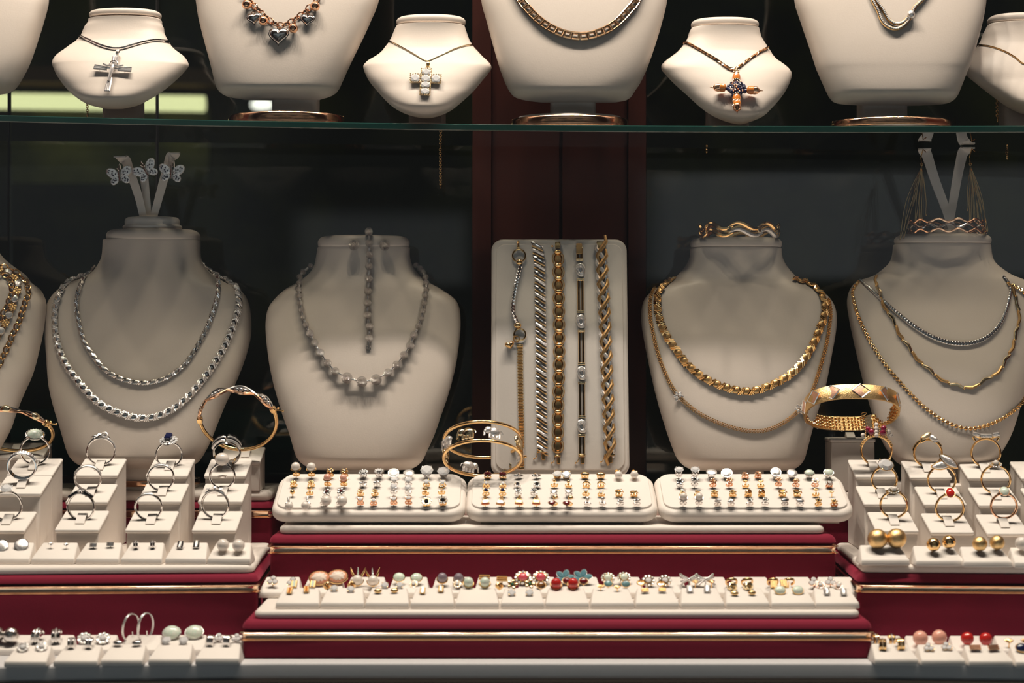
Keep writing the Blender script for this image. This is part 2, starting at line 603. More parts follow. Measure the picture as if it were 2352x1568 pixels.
# ================================================================== risers, pads
def riser(label, x0, x1, yf, yb, z0, zp, zt, zb, yaw=0, pivot=None, group=None):
    """velvet step: z0 base, zb..zt gold trim band, zt..zp padded velvet top"""
    w = x1 - x0; d = yb - yf
    px_ = x1 if yaw > 0 else x0
    mx = T(px_, yf, z0) @ R(yaw, 'Z') @ T(-w / 2 if yaw > 0 else w / 2, d / 2, 0)
    if yaw == 0: mx = T((x0 + x1) / 2, (yf + yb) / 2, z0)
    r = empty('velvet_riser', mx, label, 'display riser', group)
    MB().add(slab(w - .001, d - .001, zb - z0, .003, .0005)).obj('base', 'velvet', r)
    # trim profile: bead, flat, bead
    hb = zt - zb
    rings = []
    for ins, t in ((.0008, 0), (-.0012, .02), (-.0016, .10), (-.0010, .18), (0, .24), (.0004, .5), (0, .74), (-.0012, .80), (-.0020, .88), (-.0014, .97), (.0006, 1)):
        rings.append([(x, y, zb - z0 + hb * t) for x, y in rr(w - 2 * ins, d - 2 * ins, .004, 5)])
    MB().add(loft(rings)).obj('gold_trim', 'trimgold', r, angle=50)
    MB().add(slab(w + .0006, d + .0006, zp - zt, .006, (zp - zt) * .5, tb=(zp - zt) * .75), T(0, 0, zt - z0)).obj('padded_top', 'velvet', r)
    return r
def pad(label, x0, x1, yf, yb, z0, h, yaw=0, rc=.006, group='white display pads'):
    w = x1 - x0; d = yb - yf
    px_ = x1 if yaw > 0 else x0
    mx = T(px_, yf, z0) @ R(yaw, 'Z') @ T(-w / 2 if yaw > 0 else w / 2, d / 2, 0)
    if yaw == 0: mx = T((x0 + x1) / 2, (yf + yb) / 2, z0)
    o = MB().add(slab(w, d, h, rc, h * .35, tb=h * .55)).obj('display_pad', 'pad', mx=mx)
    return tag(o, label, 'display pad', group)
YA, YM, YL = -.1150, -.020, -.060
XL = lambda px, y: P(px, 0, y).x
# centre lower step
riser('lowest crimson velvet riser in the middle with gold trim', XL(555, YA), XL(2004, YA), YA, YM - .001, .0003, .0267, .0188, .0122)
pad('long white leather pad on the lowest middle velvet riser', XL(582, -.110), XL(1977, -.110), -.110, YM - .002, .0269, .0056)
# centre upper step
riser('higher crimson velvet riser in the middle, under the three earring trays', XL(618, YM), XL(1922, YM), YM, .172, .0003, .0748, .0669, .0603)
pad('worn white leather pad under the three earring trays', XL(640, -.016), XL(1896, -.016), -.016, .060, .0750, .0062)
# left and right steps, turned a little towards the street
ZS = .0512
riser('crimson velvet riser with gold trim under the silver rings, its end towards the middle', -.62, XL(592, YL), YL, .082, .0003, ZS, .0436, .0372, 3.0)
pad('white leather pad under the silver ring stands', -.61, XL(600, YL) - .006, YL + .003, .078, ZS + .0002, .0058, 3.0)
riser('crimson velvet riser with gold trim under the gold rings', XL(1969, YL), .62, YL, .082, .0003, ZS, .0436, .0372, -3.0)
pad('white leather pad under the gold ring stands', XL(1960, YL) + .007, .61, YL + .003, .078, ZS + .0002, .0058, -3.0)
ZP = ZS + .006
# rear steps under the big busts
riser('rear crimson velvet riser behind the silver ring stands', -.615, -.196, .086, .172, .0003, .0898, .0825, .0760)
pad('white leather pad on the rear riser behind the silver ring stands', -.612, -.1975, .0875, .170, .0900, .0078)
riser('rear crimson velvet riser behind the gold ring stands', .2495, .615, .086, .172, .0003, .0898, .0825, .0760)
pad('white leather pad on the rear riser behind the gold ring stands', .251, .612, .0875, .170, .0900, .0078)
pad('white leather pad at the back under the two middle busts', -.178, .240, .064, .170, .0750, .0228, rc=.004)
ZR = .0979

# ================================================================== busts
BV = {}
def bust(label, rows, cap, yt, yb, zbase, post=None, base=None, round_bot=.06, group=None, bb=.034, basemat='pad'):
    """rows (py, left px, right px) outline from the neck down; yt, yb lean of the mid plane"""
    pts = catmull(rows, 4)
    y0, y1 = pts[0][0], pts[-1][0]
    rings = []; n = 56
    def ringof(L, Rr, yc, z, k, back, ws=None):
        d = yc - CY
        xl = (L - 1176) / FPX * d; xr = (Rr - 1176) / FPX * d
        w = (xr - xl) / 2; xc = (xl + xr) / 2
        b = bb * .80 * math.tanh((ws or w) / .034) * k
        b2 = back * k
        o = []
        for j in range(n):
            a = 2 * PI * j / n
            c, s_ = math.cos(a), math.sin(a)
            e = 2 / (2.2 + 1.5 * min(max(((ws or w) - .034) / .040, 0), 1))
            x = w * math.copysign(abs(c) ** e, c)
            y = (b if s_ < 0 else b2) * math.copysign(abs(s_) ** e, s_)
            o.append((xc + x, yc + y, z))
        return o
    def plane(py):
        s_ = min(max((py - y0) / (y1 - y0), 0), 1)
        s_ = s_ * s_ * (3 - 2 * s_)
        yc = yt + (yb - yt) * s_
        return yc, CZ - (py - 784) / FPX * (yc - CY)
    WS = [(q[2] - q[1]) / 2 / FPX * 1.35 for q in pts]
    for _ in range(14 if bb > .032 else 40): WS = [WS[0]] + [(WS[i - 1] + WS[i] + WS[i + 1]) / 3 for i in range(1, len(WS) - 1)] + [WS[-1]]
    for (py, L, Rr), wsm in zip(pts, WS):
        yc, z = plane(py)
        s_ = (py - y0) / (y1 - y0)
        w = (Rr - L) / 2 / FPX * (yc - CY)
        kb = max(0, 1 - s_ * 3.2)
        back = .010 + (w * .82 - .010) * kb if kb > 0 else .010
        k = 1.0
        q = (s_ - (1 - round_bot)) / round_bot
        if q > 0: k = max(.35, math.sqrt(max(0, 1 - (q * .93) ** 2)))
        rings.append(ringof(L, Rr, yc, z, k, back, max(wsm, .02 if bb > .032 else .040)))
    # round the top edge of the neck under the cap
    py, L, Rr = pts[0]
    yc, z = plane(py)
    wtop = (Rr - L) / 2 / FPX * (yc - CY)
    top_r = [ringof(L + 5, Rr - 5, yc, z + .0012, .97, wtop * .8), ringof(L + 1.5, Rr - 1.5, yc, z + .0008, .99, wtop * .82)]
    rings = top_r + rings
    root = empty('necklace_bust', (P((rows[-1][1] + rows[-1][2]) / 2, 784, yb).x, yb, zbase), label, 'bust', group)
    body = MB().add(loft(rings[::-1]))
    wv = [Vector(p) for p in body.v]
    cL, cR, ct_, cs = cap
    yc, zs = plane(cs); _, ztp = plane(ct_)
    zs -= .0
    capm = MB()
    h = ztp - zs
    cr = []
    for ins, t in ((3, -.02), (1, .05), (0, .16), (-.6, .35), (0, .55), (3, .74), (8, .88), (15, .96), (24, 1.0)):
        cr.append(ringof(cL + ins, cR - ins, yc, zs + h * t, 1.04 - ins * .006, wtop * .84 - ins * .0004))
    capm.add(loft(cr))
    allv = wv + [Vector(p) for p in capm.v]
    allf = [list(q) for q in body.f] + [[i + len(wv) for i in q] for q in capm.f]
    bv = BVHTree.FromPolygons(allv, allf)
    body.obj('bust_body', 'leather', root, world=True, angle=60)
    capm.obj('neck_cap', 'leather', root, world=True, angle=60)
    rx, ry, rz = root.location
    if post:          # px left, right, top y
        xa = P(post[0], 0, post[3]).x; xb = P(post[1], 0, post[3]).x
        zt = P(0, post[2], post[3]).z
        MB().add(slab(xb - xa, .022, zt - zbase + .012, .004, .001, bot=False), T((xa + xb) / 2 - rx, post[3] - ry, 0.0005)).obj('post', basemat, root)
    else:
        zt = plane(y1)[1]
        MB().add(slab(.036, .020, zt - zbase + .012, .004, .001), T(0, .004, 0.0005)).obj('post', 'pad', root)
    if base:          # px left, right, height m, y centre, half depth, kind
        xa = P(base[0], 0, base[3]).x; xb = P(base[1], 0, base[3]).x
        w = (xb - xa) / 2
        pr = [(1 - .02, 0), (1, .08), (1, .55), (.985, .8), (.93, .95), (.8, 1.0)]
        MB().add(lathe([(a, b * base[2]) for a, b in pr], 48, w, base[4]), T((xa + xb) / 2 - rx, base[3] - ry, 0)).obj('base', 'pad', root)
    else:
        pr = [(1 - .02, 0), (1, .08), (1, .55), (.985, .8), (.93, .95), (.8, 1.0)]
        MB().add(lathe([(a, b * .008) for a, b in pr], 48, .044, .028), T(0, .002, 0)).obj('base', 'pad', root)
    root['_'] = 1; del root['_']
    return root, bv
def drape(bv, pts, off=.001, n=8, back=(.02, .02), raw=False):
    """lay a polyline of picture points onto a bust: returns (position, surface normal) pairs"""
    o = Vector((0, CY, CZ))
    out = []
    pl = pts if raw else catmull(pts, n)
    for px, py in pl:
        d = ray(px, py).normalized()
        hit, nor, _, _ = bv.ray_cast(o, d)
        if hit is None:
            out.append((px, py)); continue
        if nor.dot(d) > 0: nor = -nor
        out.append((hit + nor * off, nor))
    good = [i for i, q in enumerate(out) if isinstance(q[1], Vector)]
    if not good: raise RuntimeError('path misses the bust')
    for i, q in enumerate(out):
        if not isinstance(q[1], Vector):
            g = min(good, key=lambda k: abs(k - i))
            yy = out[g][0].y + .0025 * min(abs(i - g), 6)
            p = P(q[0], q[1], yy)
            out[i] = (p, out[g][1])
    # light smoothing of the depth
    for _ in range(2):
        ys = [q[0].y for q in out]
        for i in range(1, len(out) - 1):
            p = out[i][0]
            p.y = min(p.y, (ys[i - 1] + ys[i] * 2 + ys[i + 1]) / 4)
    return out
def resample(fr, step, n=None):
    """even spacing along a draped path: (pos, tangent, normal) frames"""
    P0 = [q[0] for q in fr]
    L = [0]
    for a, b in zip(P0, P0[1:]): L.append(L[-1] + (b - a).length)
    if n is None: n = max(2, int(round(L[-1] / step)))
    out = []
    k = 0
    for i in range(n + 1):
        s_ = L[-1] * i / n
        while k < len(L) - 2 and L[k + 1] < s_: k += 1
        t = (s_ - L[k]) / max(L[k + 1] - L[k], 1e-9)
        p = P0[k].lerp(P0[k + 1], t); nn = fr[k][1].lerp(fr[k + 1][1], t).normalized()
        out.append([p, None, nn])
    for i in range(len(out)):
        t = (out[min(i + 1, n)][0] - out[max(i - 1, 0)][0]).normalized()
        nn = out[i][2]; nn = (nn - t * nn.dot(t)).normalized()
        out[i][1] = t; out[i][2] = nn
    return out
def frame_mx(fr):
    p, t, n = fr
    return basis(t, n.cross(t), n, p)
def links(root, fr, spec, name='link', label=None):
    """spec(i, n) -> (mesh key, builder, material, extra matrix) for every frame; links are parts sharing meshes"""
    inv = root.matrix_basis.inverted()
    for i, q in enumerate(fr):
        r = spec(i, len(fr))
        if r is None: continue
        nm, me, ex = r
        put(nm, me, None, root, inv @ frame_mx(q) @ (ex if ex is not None else Matrix.Identity(4)))
def mesh_of(key, vf, m, flat=False, angle=38):
    return cached(key, lambda: MB().add(vf() if callable(vf) else vf).mesh(key, m, flat, angle))
def chain_root(name, label, fr, cat='necklace', group=None):
    mid = fr[len(fr) // 2][0]
    return empty(name, Matrix.Translation(mid), label, cat, group)
def dangling(root, px, y0, y1, yy, m='gold'):
    a = P(px, y0, yy); b = P(px + 1, y1, yy)
    n = max(4, int((a - b).length / .0016))
    mb = MB()
    for i in range(n + 1):
        p = a.lerp(b, i / n)
        mb.add(tor(.0011, .00028, 10, 5), Matrix.Translation(p) @ R(90 * (i % 2), 'Z') @ R(90, 'X'))
    mb.add(sph(8, 6), Matrix.Translation(b - Vector((0, 0, .0022))) @ S(.0010, .0010, .0020))
    mb.obj('extender_chain', m, root, world=True)

def mirror(rows, c):
    return [(y, 2 * c - r if l is None else l, 2 * c - l if r is None else r) for y, l, r in rows]
def big_top(cx, rows):
    hw = [(-292, 106), (-262, 109), (-235, 113), (-215, 122), (-195, 142), (-175, 172), (-158, 196), (-138, 210), (-105, 219), (-55, 216)]
    return [(y, cx - h, cx + h) for y, h in hw] + rows
SH = {}
# ---- middle row
r1 = [(553, 238, 458), (590, 235, 460), (614, 223, 471), (633, 205, 491), (648, 170, 515), (667, 137, 551), (693, 116, 569), (725, 108, 576), (770, 108, 576), (821, 112, 564), (880, 117, 541), (928, 127, 518), (972, 140, 500), (1015, 152, 483), (1040, 160, 470), (1058, 172, 458), (1068, 186, 444), (1074, 205, 425)]
BUST1, BV['1'] = bust('cream leather bust wearing two silver necklaces, beside the bead-set bangle', r1, (246, 457, 527, 552), .140, .102, ZR, base=(218, 456, .0088, .124, .028))
r2 = [(569, 730, 941), (592, 726, 942), (612, 721, 949), (630, 709, 962), (648, 685, 985), (664, 658, 1014), (686, 634, 1044), (707, 619, 1055), (735, 613, 1058), (766, 613, 1057), (823, 619, 1050), (870, 628, 1040), (909, 638, 1029), (955, 652, 1013), (998, 667, 998), (1040, 679, 979), (1058, 689, 970), (1071, 705, 956), (1078, 722, 940)]
BUST2, BV['2'] = bust('cream leather bust wearing a silver bead necklace, behind the first earring tray', r2, (731, 940, 542, 568), .126, .090, ZR)
r4 = [(572, 1586, 1795), (592, 1584, 1797), (612, 1574, 1807), (631, 1557, 1823), (646, 1543, 1839), (657, 1514, 1862), (673, 1492, 1890), (694, 1478, 1909), (721, 1473, 1918), (758, 1475, 1917), (826, 1488, 1905), (864, 1496, 1898), (903, 1505, 1889), (950, 1518, 1874), (1000, 1534, 1860), (1040, 1549, 1850), (1058, 1559, 1843), (1071, 1573, 1832), (1080, 1592, 1815)]
BUST4, BV['4'] = bust('cream leather bust wearing two yellow gold necklaces, behind the third earring tray', r4, (1587, 1795, 546, 568), .126, .090, ZR)
r5 = [(563, 2055, 2274), (585, 2052, 2276), (603, 2045, 2283), (620, 2027, 2302), (633, 2008, 2322), (646, 1972, 2352), (667, 1955, 2375), (693, 1948, 2385), (727, 1950, 2386), (791, 1963, 2374), (864, 1980, 2358), (920, 1995, 2342), (984, 2014, 2323), (1020, 2030, 2307), (1045, 2046, 2291), (1062, 2060, 2278), (1074, 2085, 2255)]
BUST5, BV['5'] = bust('cream leather bust wearing three necklaces, behind the gold rings', r5, (2058, 2274, 538, 560), .128, .090, ZR)
r0 = [(545, -230, -14), (570, -233, -10), (590, -242, 2), (608, -262, 22), (630, -290, 52), (648, -308, 66), (661, -325, 84), (676, -335, 96), (696, -341, 104), (717, -341, 104), (752, -337, 100), (805, -326, 89), (860, -312, 74), (905, -298, 54), (945, -282, 38), (984, -266, 25), (1020, -248, 6), (1045, -235, -8), (1058, -218, -25)]
BUST0, BV['0'] = bust('cream leather bust cut off by the picture edge, wearing a heavy gold multi-strand necklace', r0, (-229, -16, 520, 543), .120, .084, ZR)
# ---- upper row on the shelf
def SZ(px, yy): return shelf_z(P(px, 0, yy).x) + .0007
b1 = big_top(655, [(0, 452, 870), (45, 459, 853), (83, 468, 836), (128, 480, 814), (160, 488, 799), (182, 493, 789), (202, 499, 780), (214, 508, 771), (222, 524, 757), (229, 560, 735)])
UB1, BV['u1'] = bust('large cream bust wearing a rose gold charm necklace with hearts', b1, (551, 759, -318, -296), .135, .092, SZ(640, .1), post=(628, 732, 226, .104), base=(534, 782, .0090, .100, .030), round_bot=.05)
b2 = big_top(1320, [(0, 1105, 1532), (54, 1119, 1520), (110, 1134, 1503), (158, 1148, 1486), (190, 1160, 1471), (208, 1169, 1459), (222, 1181, 1450), (230, 1205, 1438), (235, 1240, 1415)])
UB2, BV['u2'] = bust('large cream bust wearing a square-link gold chain, in the middle of the shelf', b2, (1216, 1424, -318, -296), .135, .092, SZ(1308, .1), post=(1264, 1367, 230, .104), base=(1183, 1434, .0120, .100, .030), round_bot=.05)
b3 = big_top(2045, [(0, 1825, 2260), (51, 1840, 2252), (110, 1860, 2237), (151, 1873, 2224), (169, 1880, 2217), (205, 1896, 2203), (225, 1906, 2194), (236, 1919, 2180), (240, 1945, 2155), (242, 1985, 2120)])
UB3, BV['u3'] = bust('large cream bust wearing a diamond-set gold collar with a small ball', b3, (1941, 2149, -318, -296), .135, .092, SZ(2046, .1), post=(1972, 2079, 236, .104), base=(1919, 2175, .0105, .100, .030), round_bot=.05)
b0 = big_top(-110, [(0, -325, 111), (41, -316, 102), (84, -305, 89), (143, -290, 69), (179, -275, 51), (202, -262, 36), (213, -248, 20), (218, -220, -5)])
UB0, BV['u0'] = bust('large cream bust at the shelf end, only its edge in the picture', b0, (-214, -6, -318, -296), .135, .090, SZ(-110, .1), base=(-250, 10, .0082, .100, .030), round_bot=.05)
s1 = [(47, 205, 370), (55, 203, 371), (64, 196, 375), (76, 191, 377), (86, 186, 382), (98, 174, 389), (108, 160, 396), (117, 149, 406), (128, 134, 421), (138, 126, 429), (148, 123, 433), (156, 125, 430), (176, 134, 412), (204, 154, 380), (227, 180, 344), (241, 206, 316), (249, 240, 285)]
US1, BV['s1'] = bust('small flared cream bust holding a silver crucifix', s1, (206, 369, 25, 41), .104, .066, SZ(278, .09), post=(241, 327, 232, .100), base=(168, 362, .0028, .098, .026), round_bot=.12, bb=.030)
s2 = [(62, 910, 1068), (68, 907, 1070), (80, 902, 1074), (95, 895, 1080), (110, 884, 1090), (122, 874, 1101), (132, 861, 1110), (141, 846, 1120), (151, 836, 1128), (161, 836, 1127), (185, 847, 1108), (211, 868, 1086), (238, 893, 1056), (254, 916, 1035), (265, 942, 1012), (270, 965, 992)]
US2, BV['s2'] = bust('small flared cream bust holding a gold cross of pale square stones', s2, (911, 1069, 39, 58), .108, .070, SZ(982, .09), post=(940, 1023, 252, .102), base=(878, 1062, .0028, .100, .026), round_bot=.12, bb=.030)
s3 = [(67, 1587, 1743), (75, 1583, 1745), (88, 1579, 1749), (101, 1571, 1757), (119, 1556, 1769), (130, 1542, 1776), (139, 1530, 1784), (149, 1520, 1798), (160, 1520, 1811), (172, 1530, 1817), (193, 1550, 1812), (220, 1580, 1797), (247, 1610, 1774), (266, 1638, 1754), (278, 1666, 1728), (284, 1690, 1708)]
US3, BV['s3'] = bust('small flared cream bust holding an orange bead and dark cluster cross', s3, (1588, 1742, 45, 64), .108, .070, SZ(1670, .09), post=(1623, 1717, 262, .102), base=(1580, 1768, .0028, .100, .026), round_bot=.12, bb=.030)
s4 = [(58, 2270, 2436), (66, 2266, 2440), (78, 2259, 2447), (92, 2254, 2453), (105, 2246, 2461), (119, 2234, 2473), (132, 2222, 2484), (150, 2212, 2494), (168, 2216, 2490), (190, 2241, 2466), (208, 2264, 2442), (228, 2291, 2415), (246, 2318, 2388), (260, 2345, 2360)]
US4, BV['s4'] = bust('small flared cream bust at the shelf end wearing only a thin cord', s4, (2271, 2435, 35, 54), .148, .112, SZ(2352, .1), post=(2300, 2396, 238, .130), base=(2262, 2442, .0028, .130, .026), round_bot=.12, bb=.030)
# ================================================================== ring stands
import bmesh
def bevelled(vf, w, seg=2):
    bm = bmesh.new()
    vs = [bm.verts.new(p) for p in vf[0]]
    for q in vf[1]: bm.faces.new([vs[i] for i in q])
    bmesh.ops.recalc_face_normals(bm, faces=bm.faces)
    bmesh.ops.bevel(bm, geom=list(bm.edges), offset=w, segments=seg, profile=.5, affect='EDGES', clamp_overlap=True)
    bm.verts.index_update()
    v = [tuple(p.co) for p in bm.verts]; f = [[p.index for p in q.verts] for q in bm.faces]
    bm.free()
    return v, f
def wedge(w, d, hf, hb, wt=None, din=0.0):
    """box with a sloping top: hf high in front, hb at the back, wt width of the back top edge"""
    wt = w if wt is None else wt
    m = (w + wt) / 2
    return ([(-w / 2, 0, 0), (w / 2, 0, 0), (w / 2, d, 0), (-w / 2, d, 0),
             (-w / 2 * .985, .0004, hf), (w / 2 * .985, .0004, hf), (wt / 2, d - din, hb), (-wt / 2, d - din, hb)],
            [[0, 3, 2, 1], [4, 5, 6, 7], [0, 1, 5, 4], [1, 2, 6, 5], [2, 3, 7, 6], [3, 0, 4, 7]])
SLOPE = math.radians(19)
def ring_block(xl, xr, y, yf, label, zb=None, flat=False, group='ring stands', depth=.0325, tabs=(0,)):
    zb = ZP + .0002 if zb is None else zb
    a = P(xl, y, yf); b = P(xr, y, yf)
    w = b.x - a.x; zf = a.z
    sl = 0.0 if flat else SLOPE
    root = empty('ring_stand', ((a.x + b.x) / 2, yf, zb), label, 'ring stand', group)
    hf = zf - zb - .0028
    MB().add(bevelled(wedge(w - .0014, depth - .001, hf, hf + math.tan(sl) * (depth - .001)), .0006, 1), T(0, .0008, 0)).obj('body', 'pad', root)
    L = depth / math.cos(sl)
    MB().add(slab(w, L, .0030, .0016, .0011), T(0, 0, hf) @ Matrix.Rotation(sl, 4, 'X') @ T(0, L / 2, 0)).obj('padded_lid', 'card', root)
    for tx in tabs:
        cy = depth * .5; zc = hf + .0030 / math.cos(sl) + math.tan(sl) * cy
        pth = [(tx, cy - .0085, zc - .0022), (tx, cy - .0055, zc + .0004), (tx, cy - .0015, zc + .0032), (tx, cy + .0018, zc + .0042), (tx, cy + .0032, zc + .0012), (tx, cy + .0034, zc - .002)]
        MB().add(ribbon(pth, .0034, .0004, (1, 0, 0))).obj('clip_tab', 'card', root)
    return root
def ribbon(path, hw, th, wdir):
    """flat strip along a path, half width hw along wdir"""
    path = [Vector(p) for p in catmull(path, 4)]
    wd = Vector(wdir)
    rings = []
    for i, p in enumerate(path):
        t = (path[min(i + 1, len(path) - 1)] - path[max(i - 1, 0)]).normalized()
        n = t.cross(wd).normalized()
        rings.append([p + wd * hw + n * th, p - wd * hw + n * th, p - wd * hw - n * th, p + wd * hw - n * th])
    return loft(rings)
YR = (-.026, .0085, .043)
names3 = ('front', 'middle', 'back')
colL = [
    ('first', [(-46, 57, 1218), (-14, 94, 1133), (14, 120, 1091)]),
    ('second', [(125, 228, 1216), (150, 248, 1152), (171, 270, 1091)]),
    ('third', [(287, 392, 1217), (315, 416, 1151), (334, 431, 1092)]),
    ('fourth', [(440, 543, 1217), (454, 557, 1151), (468, 565, 1092)])]
where = {('L', 'first'): 'at the far end of the silver set', ('L', 'second'): 'of the second silver column',
         ('L', 'third'): 'of the third silver column', ('L', 'fourth'): 'of the silver column nearest the trays',
         ('R', 'first'): 'of the gold column nearest the trays', ('R', 'second'): 'of the second gold column',
         ('R', 'third'): 'of the third gold column', ('R', 'fourth'): 'of the gold column cut by the edge'}
for nm, rows in colL:
    for k, (a, b, y) in enumerate(rows):
        ring_block(a, b, y, YR[k], 'white %s ring stand %s' % (('low front', 'middle height', 'tall back')[k], where['L', nm]))
colR = [
    ('first', [(2012, 2111, 1219), (1984, 2082, 1157), (1965, 2063, 1094)]),
    ('second', [(2138, 2238, 1222), (2122, 2221, 1158), (2090, 2187, 1096)]),
    ('third', [(2267, 2366, 1225), (2248, 2347, 1160), (2223, 2320, 1097)]),
    ('fourth', [(2392, 2490, 1228), (2372, 2470, 1162), (2346, 2444, 1098)])]
for nm, rows in colR:
    for k, (a, b, y) in enumerate(rows):
        ring_block(a, b, y, YR[k], 'white %s ring stand %s' % (('low front', 'middle height', 'tall back')[k], where['R', nm]))

# ================================================================== rings
def arcpt(Rr, deg, w=0.0):
    a = math.radians(deg)
    return Vector((Rr * math.cos(a), w, Rr * math.sin(a)))
def prongs(mb, n, r, z0, z1, th, off=0):
    for k in range(n):
        a = 2 * PI * (k + .5) / n + off
        c, s_ = math.cos(a), math.sin(a)
        mb.add(tube([(c * r * .35, s_ * r * .35, z0), (c * r * .9, s_ * r * .9, (z0 + z1) / 2), (c * r * 1.02, s_ * r * 1.02, z1)], th, 5))
        mb.add(sph(6, 4), T(c * r * 1.0, s_ * r * 1.0, z1) @ S(th * 1.5))
    return mb
def beads(pts, r, seg=7):
    mb = MB()
    for p in pts: mb.add(sph(seg, 5), T(*p) @ S(r))
    return mb
def circ(n, rx, ry=None, z=0, off=0):
    ry = rx if ry is None else ry
    return [(rx * math.cos(2 * PI * k / n + off), ry * math.sin(2 * PI * k / n + off), z) for k in range(n)]
def finger_ring(cx, cy, rpx, k, metal, head, label, yaw=0, lean=-8, bw=.0011, bt=.0007, yd=0.0):
    yy = YR[k] + .0165 + yd
    c = P(cx, cy, yy)
    Rr = px2m(rpx, yy)
    mx = Matrix.Translation(c - Vector((0, 0, Rr))) @ R(yaw, 'Z') @ R(lean, 'X') @ T(0, 0, Rr)
    root = empty('finger_ring', mx, label, 'ring')
    RX = R(90, 'X')
    U = T(0, 0, Rr)     # top of the ring, local up = +Z
    def part(nm, mb, m, mxx=None, flat=False, lab=None):
        mb.obj(nm, m, root, mxx, flat=flat, label=lab)
    kind = head[0]
    if kind not in ('stripes', 'paveband', 'ridged'):
        part('band', MB().add(tor(Rr, 1, 48, 8, sec=(bt, bw)), RX), metal)
    if kind == 'cabhalo':           # stone, rx, ry
        _, st, rx, ry, tilt = head
        H = U @ R(tilt, 'X') @ T(0, 0, .0022)
        part('stone', MB().add(sph(20, 12), S(rx, ry, rx * .62)), st, H)
        part('setting', MB().add(lathe([(.45, -.0022), (.9, -.0008), (1.08, .0000), (1.10, .0006), (1.0, .0009)], 28, rx, ry)), metal, H)
        m = MB()
        for p in circ(22, rx * 1.14, ry * 1.14, .0003): m.add(sph(6, 4), T(*p) @ S(.00055))
        part('halo', m, 'pave', H)
        m = MB()
        for sg in (-1, 1): m.add(tube([arcpt(Rr, 90 - sg * 50), arcpt(Rr * 1.03, 90 - sg * 28), (sg * rx * .8, 0, Rr + .0012)], [.0007, .0011, .0009], 8))
        part('shoulders', m, metal)
    elif kind == 'cab':
        _, st, rx, ry, tilt, lift = head
        H = U @ R(tilt, 'X') @ T(0, 0, lift)
        part('stone', MB().add(sph(20, 12), S(rx, ry, min(rx, ry) * .8)), st, H)
        m = MB().add(lathe([(.4, -.0016), (.85, -.0010), (1.06, -.0002), (1.06, .0003)], 24, rx, ry))
        if head[1] != 'redcoral': prongs(m, 4, (rx + ry) / 2, -.001, .0006, .0003)
        part('setting', m, metal, H)
        m = MB()
        for sg in (-1, 1): m.add(tube([arcpt(Rr, 90 - sg * 45), (sg * rx * .8, 0, Rr + lift - .0008)], .0006, 6))
        part('shoulders', m, metal)
    elif kind == 'gem':
        _, r, tilt = head
        H = U @ R(tilt, 'X') @ T(0, 0, r * .75)
        part('stone', MB().add(gem(8), S(r)), 'diamond', H, True)
        part('setting', prongs(MB(), 6, r, -r * .7, r * .12, .00032), metal, H)
    elif kind == 'ovalgem':
        _, rx, ry, tilt, yw = head
        H = U @ R(yw, 'Z') @ R(tilt, 'X') @ T(0, 0, rx * .6)
        part('stone', MB().add(gem(10, .45, .6), S(rx, ry, rx * .8)), 'diamond', H, True)
        m = prongs(MB(), 4, (rx + ry) / 2, -rx * .6, rx * .2, .0004)
        m.add(lathe([(.3, -rx * .6), (.75, -rx * .3), (1.03, -.0004), (1.03, .0002)], 20, rx, ry))
        part('setting', m, metal, H)
    elif kind == 'pearl':
        _, r, lift = head
        part('pearl', MB().add(sph(22, 14), S(r * 1.1, r * 1.1, r)), 'pearl', U @ T(0, 0, lift))
        m = MB().add(lathe([(.3, -.0012), (.7, -.0006), (.75, .0002)], 18, r, r))
        for sg in (-1, 1): m.add(tube([arcpt(Rr, 90 - sg * 48), arcpt(Rr * 1.03, 90 - sg * 30), (sg * r * .6, 0, Rr + lift * .45)], [.0007, .0011, .0008], 8))
        part('setting', m, metal, U @ T(0, 0, 0) if False else None)
    elif kind == 'pearlhalo':
        _, r, tilt = head
        H = U @ R(tilt, 'X') @ T(0, 0, .0012)
        part('pearl', MB().add(sph(18, 12), S(r)), 'pearl', H @ T(0, 0, .0012))
        m = MB()
        for p in circ(12, r * 1.75): m.add(gem(6), T(*p) @ S(r * .42))
        part('halo', m, 'pave', H, True)
        part('setting', MB().add(lathe([(.5, -.0012), (1.6, -.0007), (2.2, -.0003), (2.1, .0001)], 22, r, r)), metal, H)
    elif kind == 'pave':
        a0, a1 = head[1], head[2]
        part('stone_row', MB().add(tor(Rr + bt * .8, 1, 26, 8, a0=a0, a1=a1, sec=(.0007, bw * 1.05)), RX), 'pave')
        m = MB()
        for k2 in range(9):
            a = a0 + 8 + (a1 - a0 - 16) * k2 / 8
            m.add(gem(6), Matrix.Translation(arcpt(Rr + .0016, a)) @ R(90 - a, 'Y') @ S(.00085))
        part('stones', m, 'diamond', None, True)
    elif kind == 'ridged':
        m = MB()
        for w in (-.0022, -.0011, 0, .0011, .0022): m.add(tor(Rr, 1, 44, 7, sec=(.0009, .0007)), T(0, w, 0) @ RX)
        part('band', m, metal)
        m = MB()
        for k2 in range(13):
            a = 25 + 130 * k2 / 12
            for w in (-.0013, .0013): m.add(gem(6), Matrix.Translation(arcpt(Rr + .0010, a, w)) @ R(90 - a, 'Y') @ S(.0008))
        part('stones', m, 'diamond', None, True)
    elif kind == 'paveband':
        part('band', MB().add(tor(Rr, 1, 48, 8, sec=(.0009, .0020)), RX), metal)
        part('stone_row', MB().add(tor(Rr + .0006, 1, 24, 8, a0=20, a1=160, sec=(.0008, .0017)), RX), 'pave')
    elif kind == 'knot':
        m = MB()
        m.add(tube([arcpt(Rr + .0004, 150, -.001), arcpt(Rr + .0012, 115, -.0018), arcpt(Rr + .0026, 95, .0008), arcpt(Rr + .0022, 70, .002), arcpt(Rr + .0006, 40, .001)], [.0007, .0012, .0014, .0012, .0006], 8))
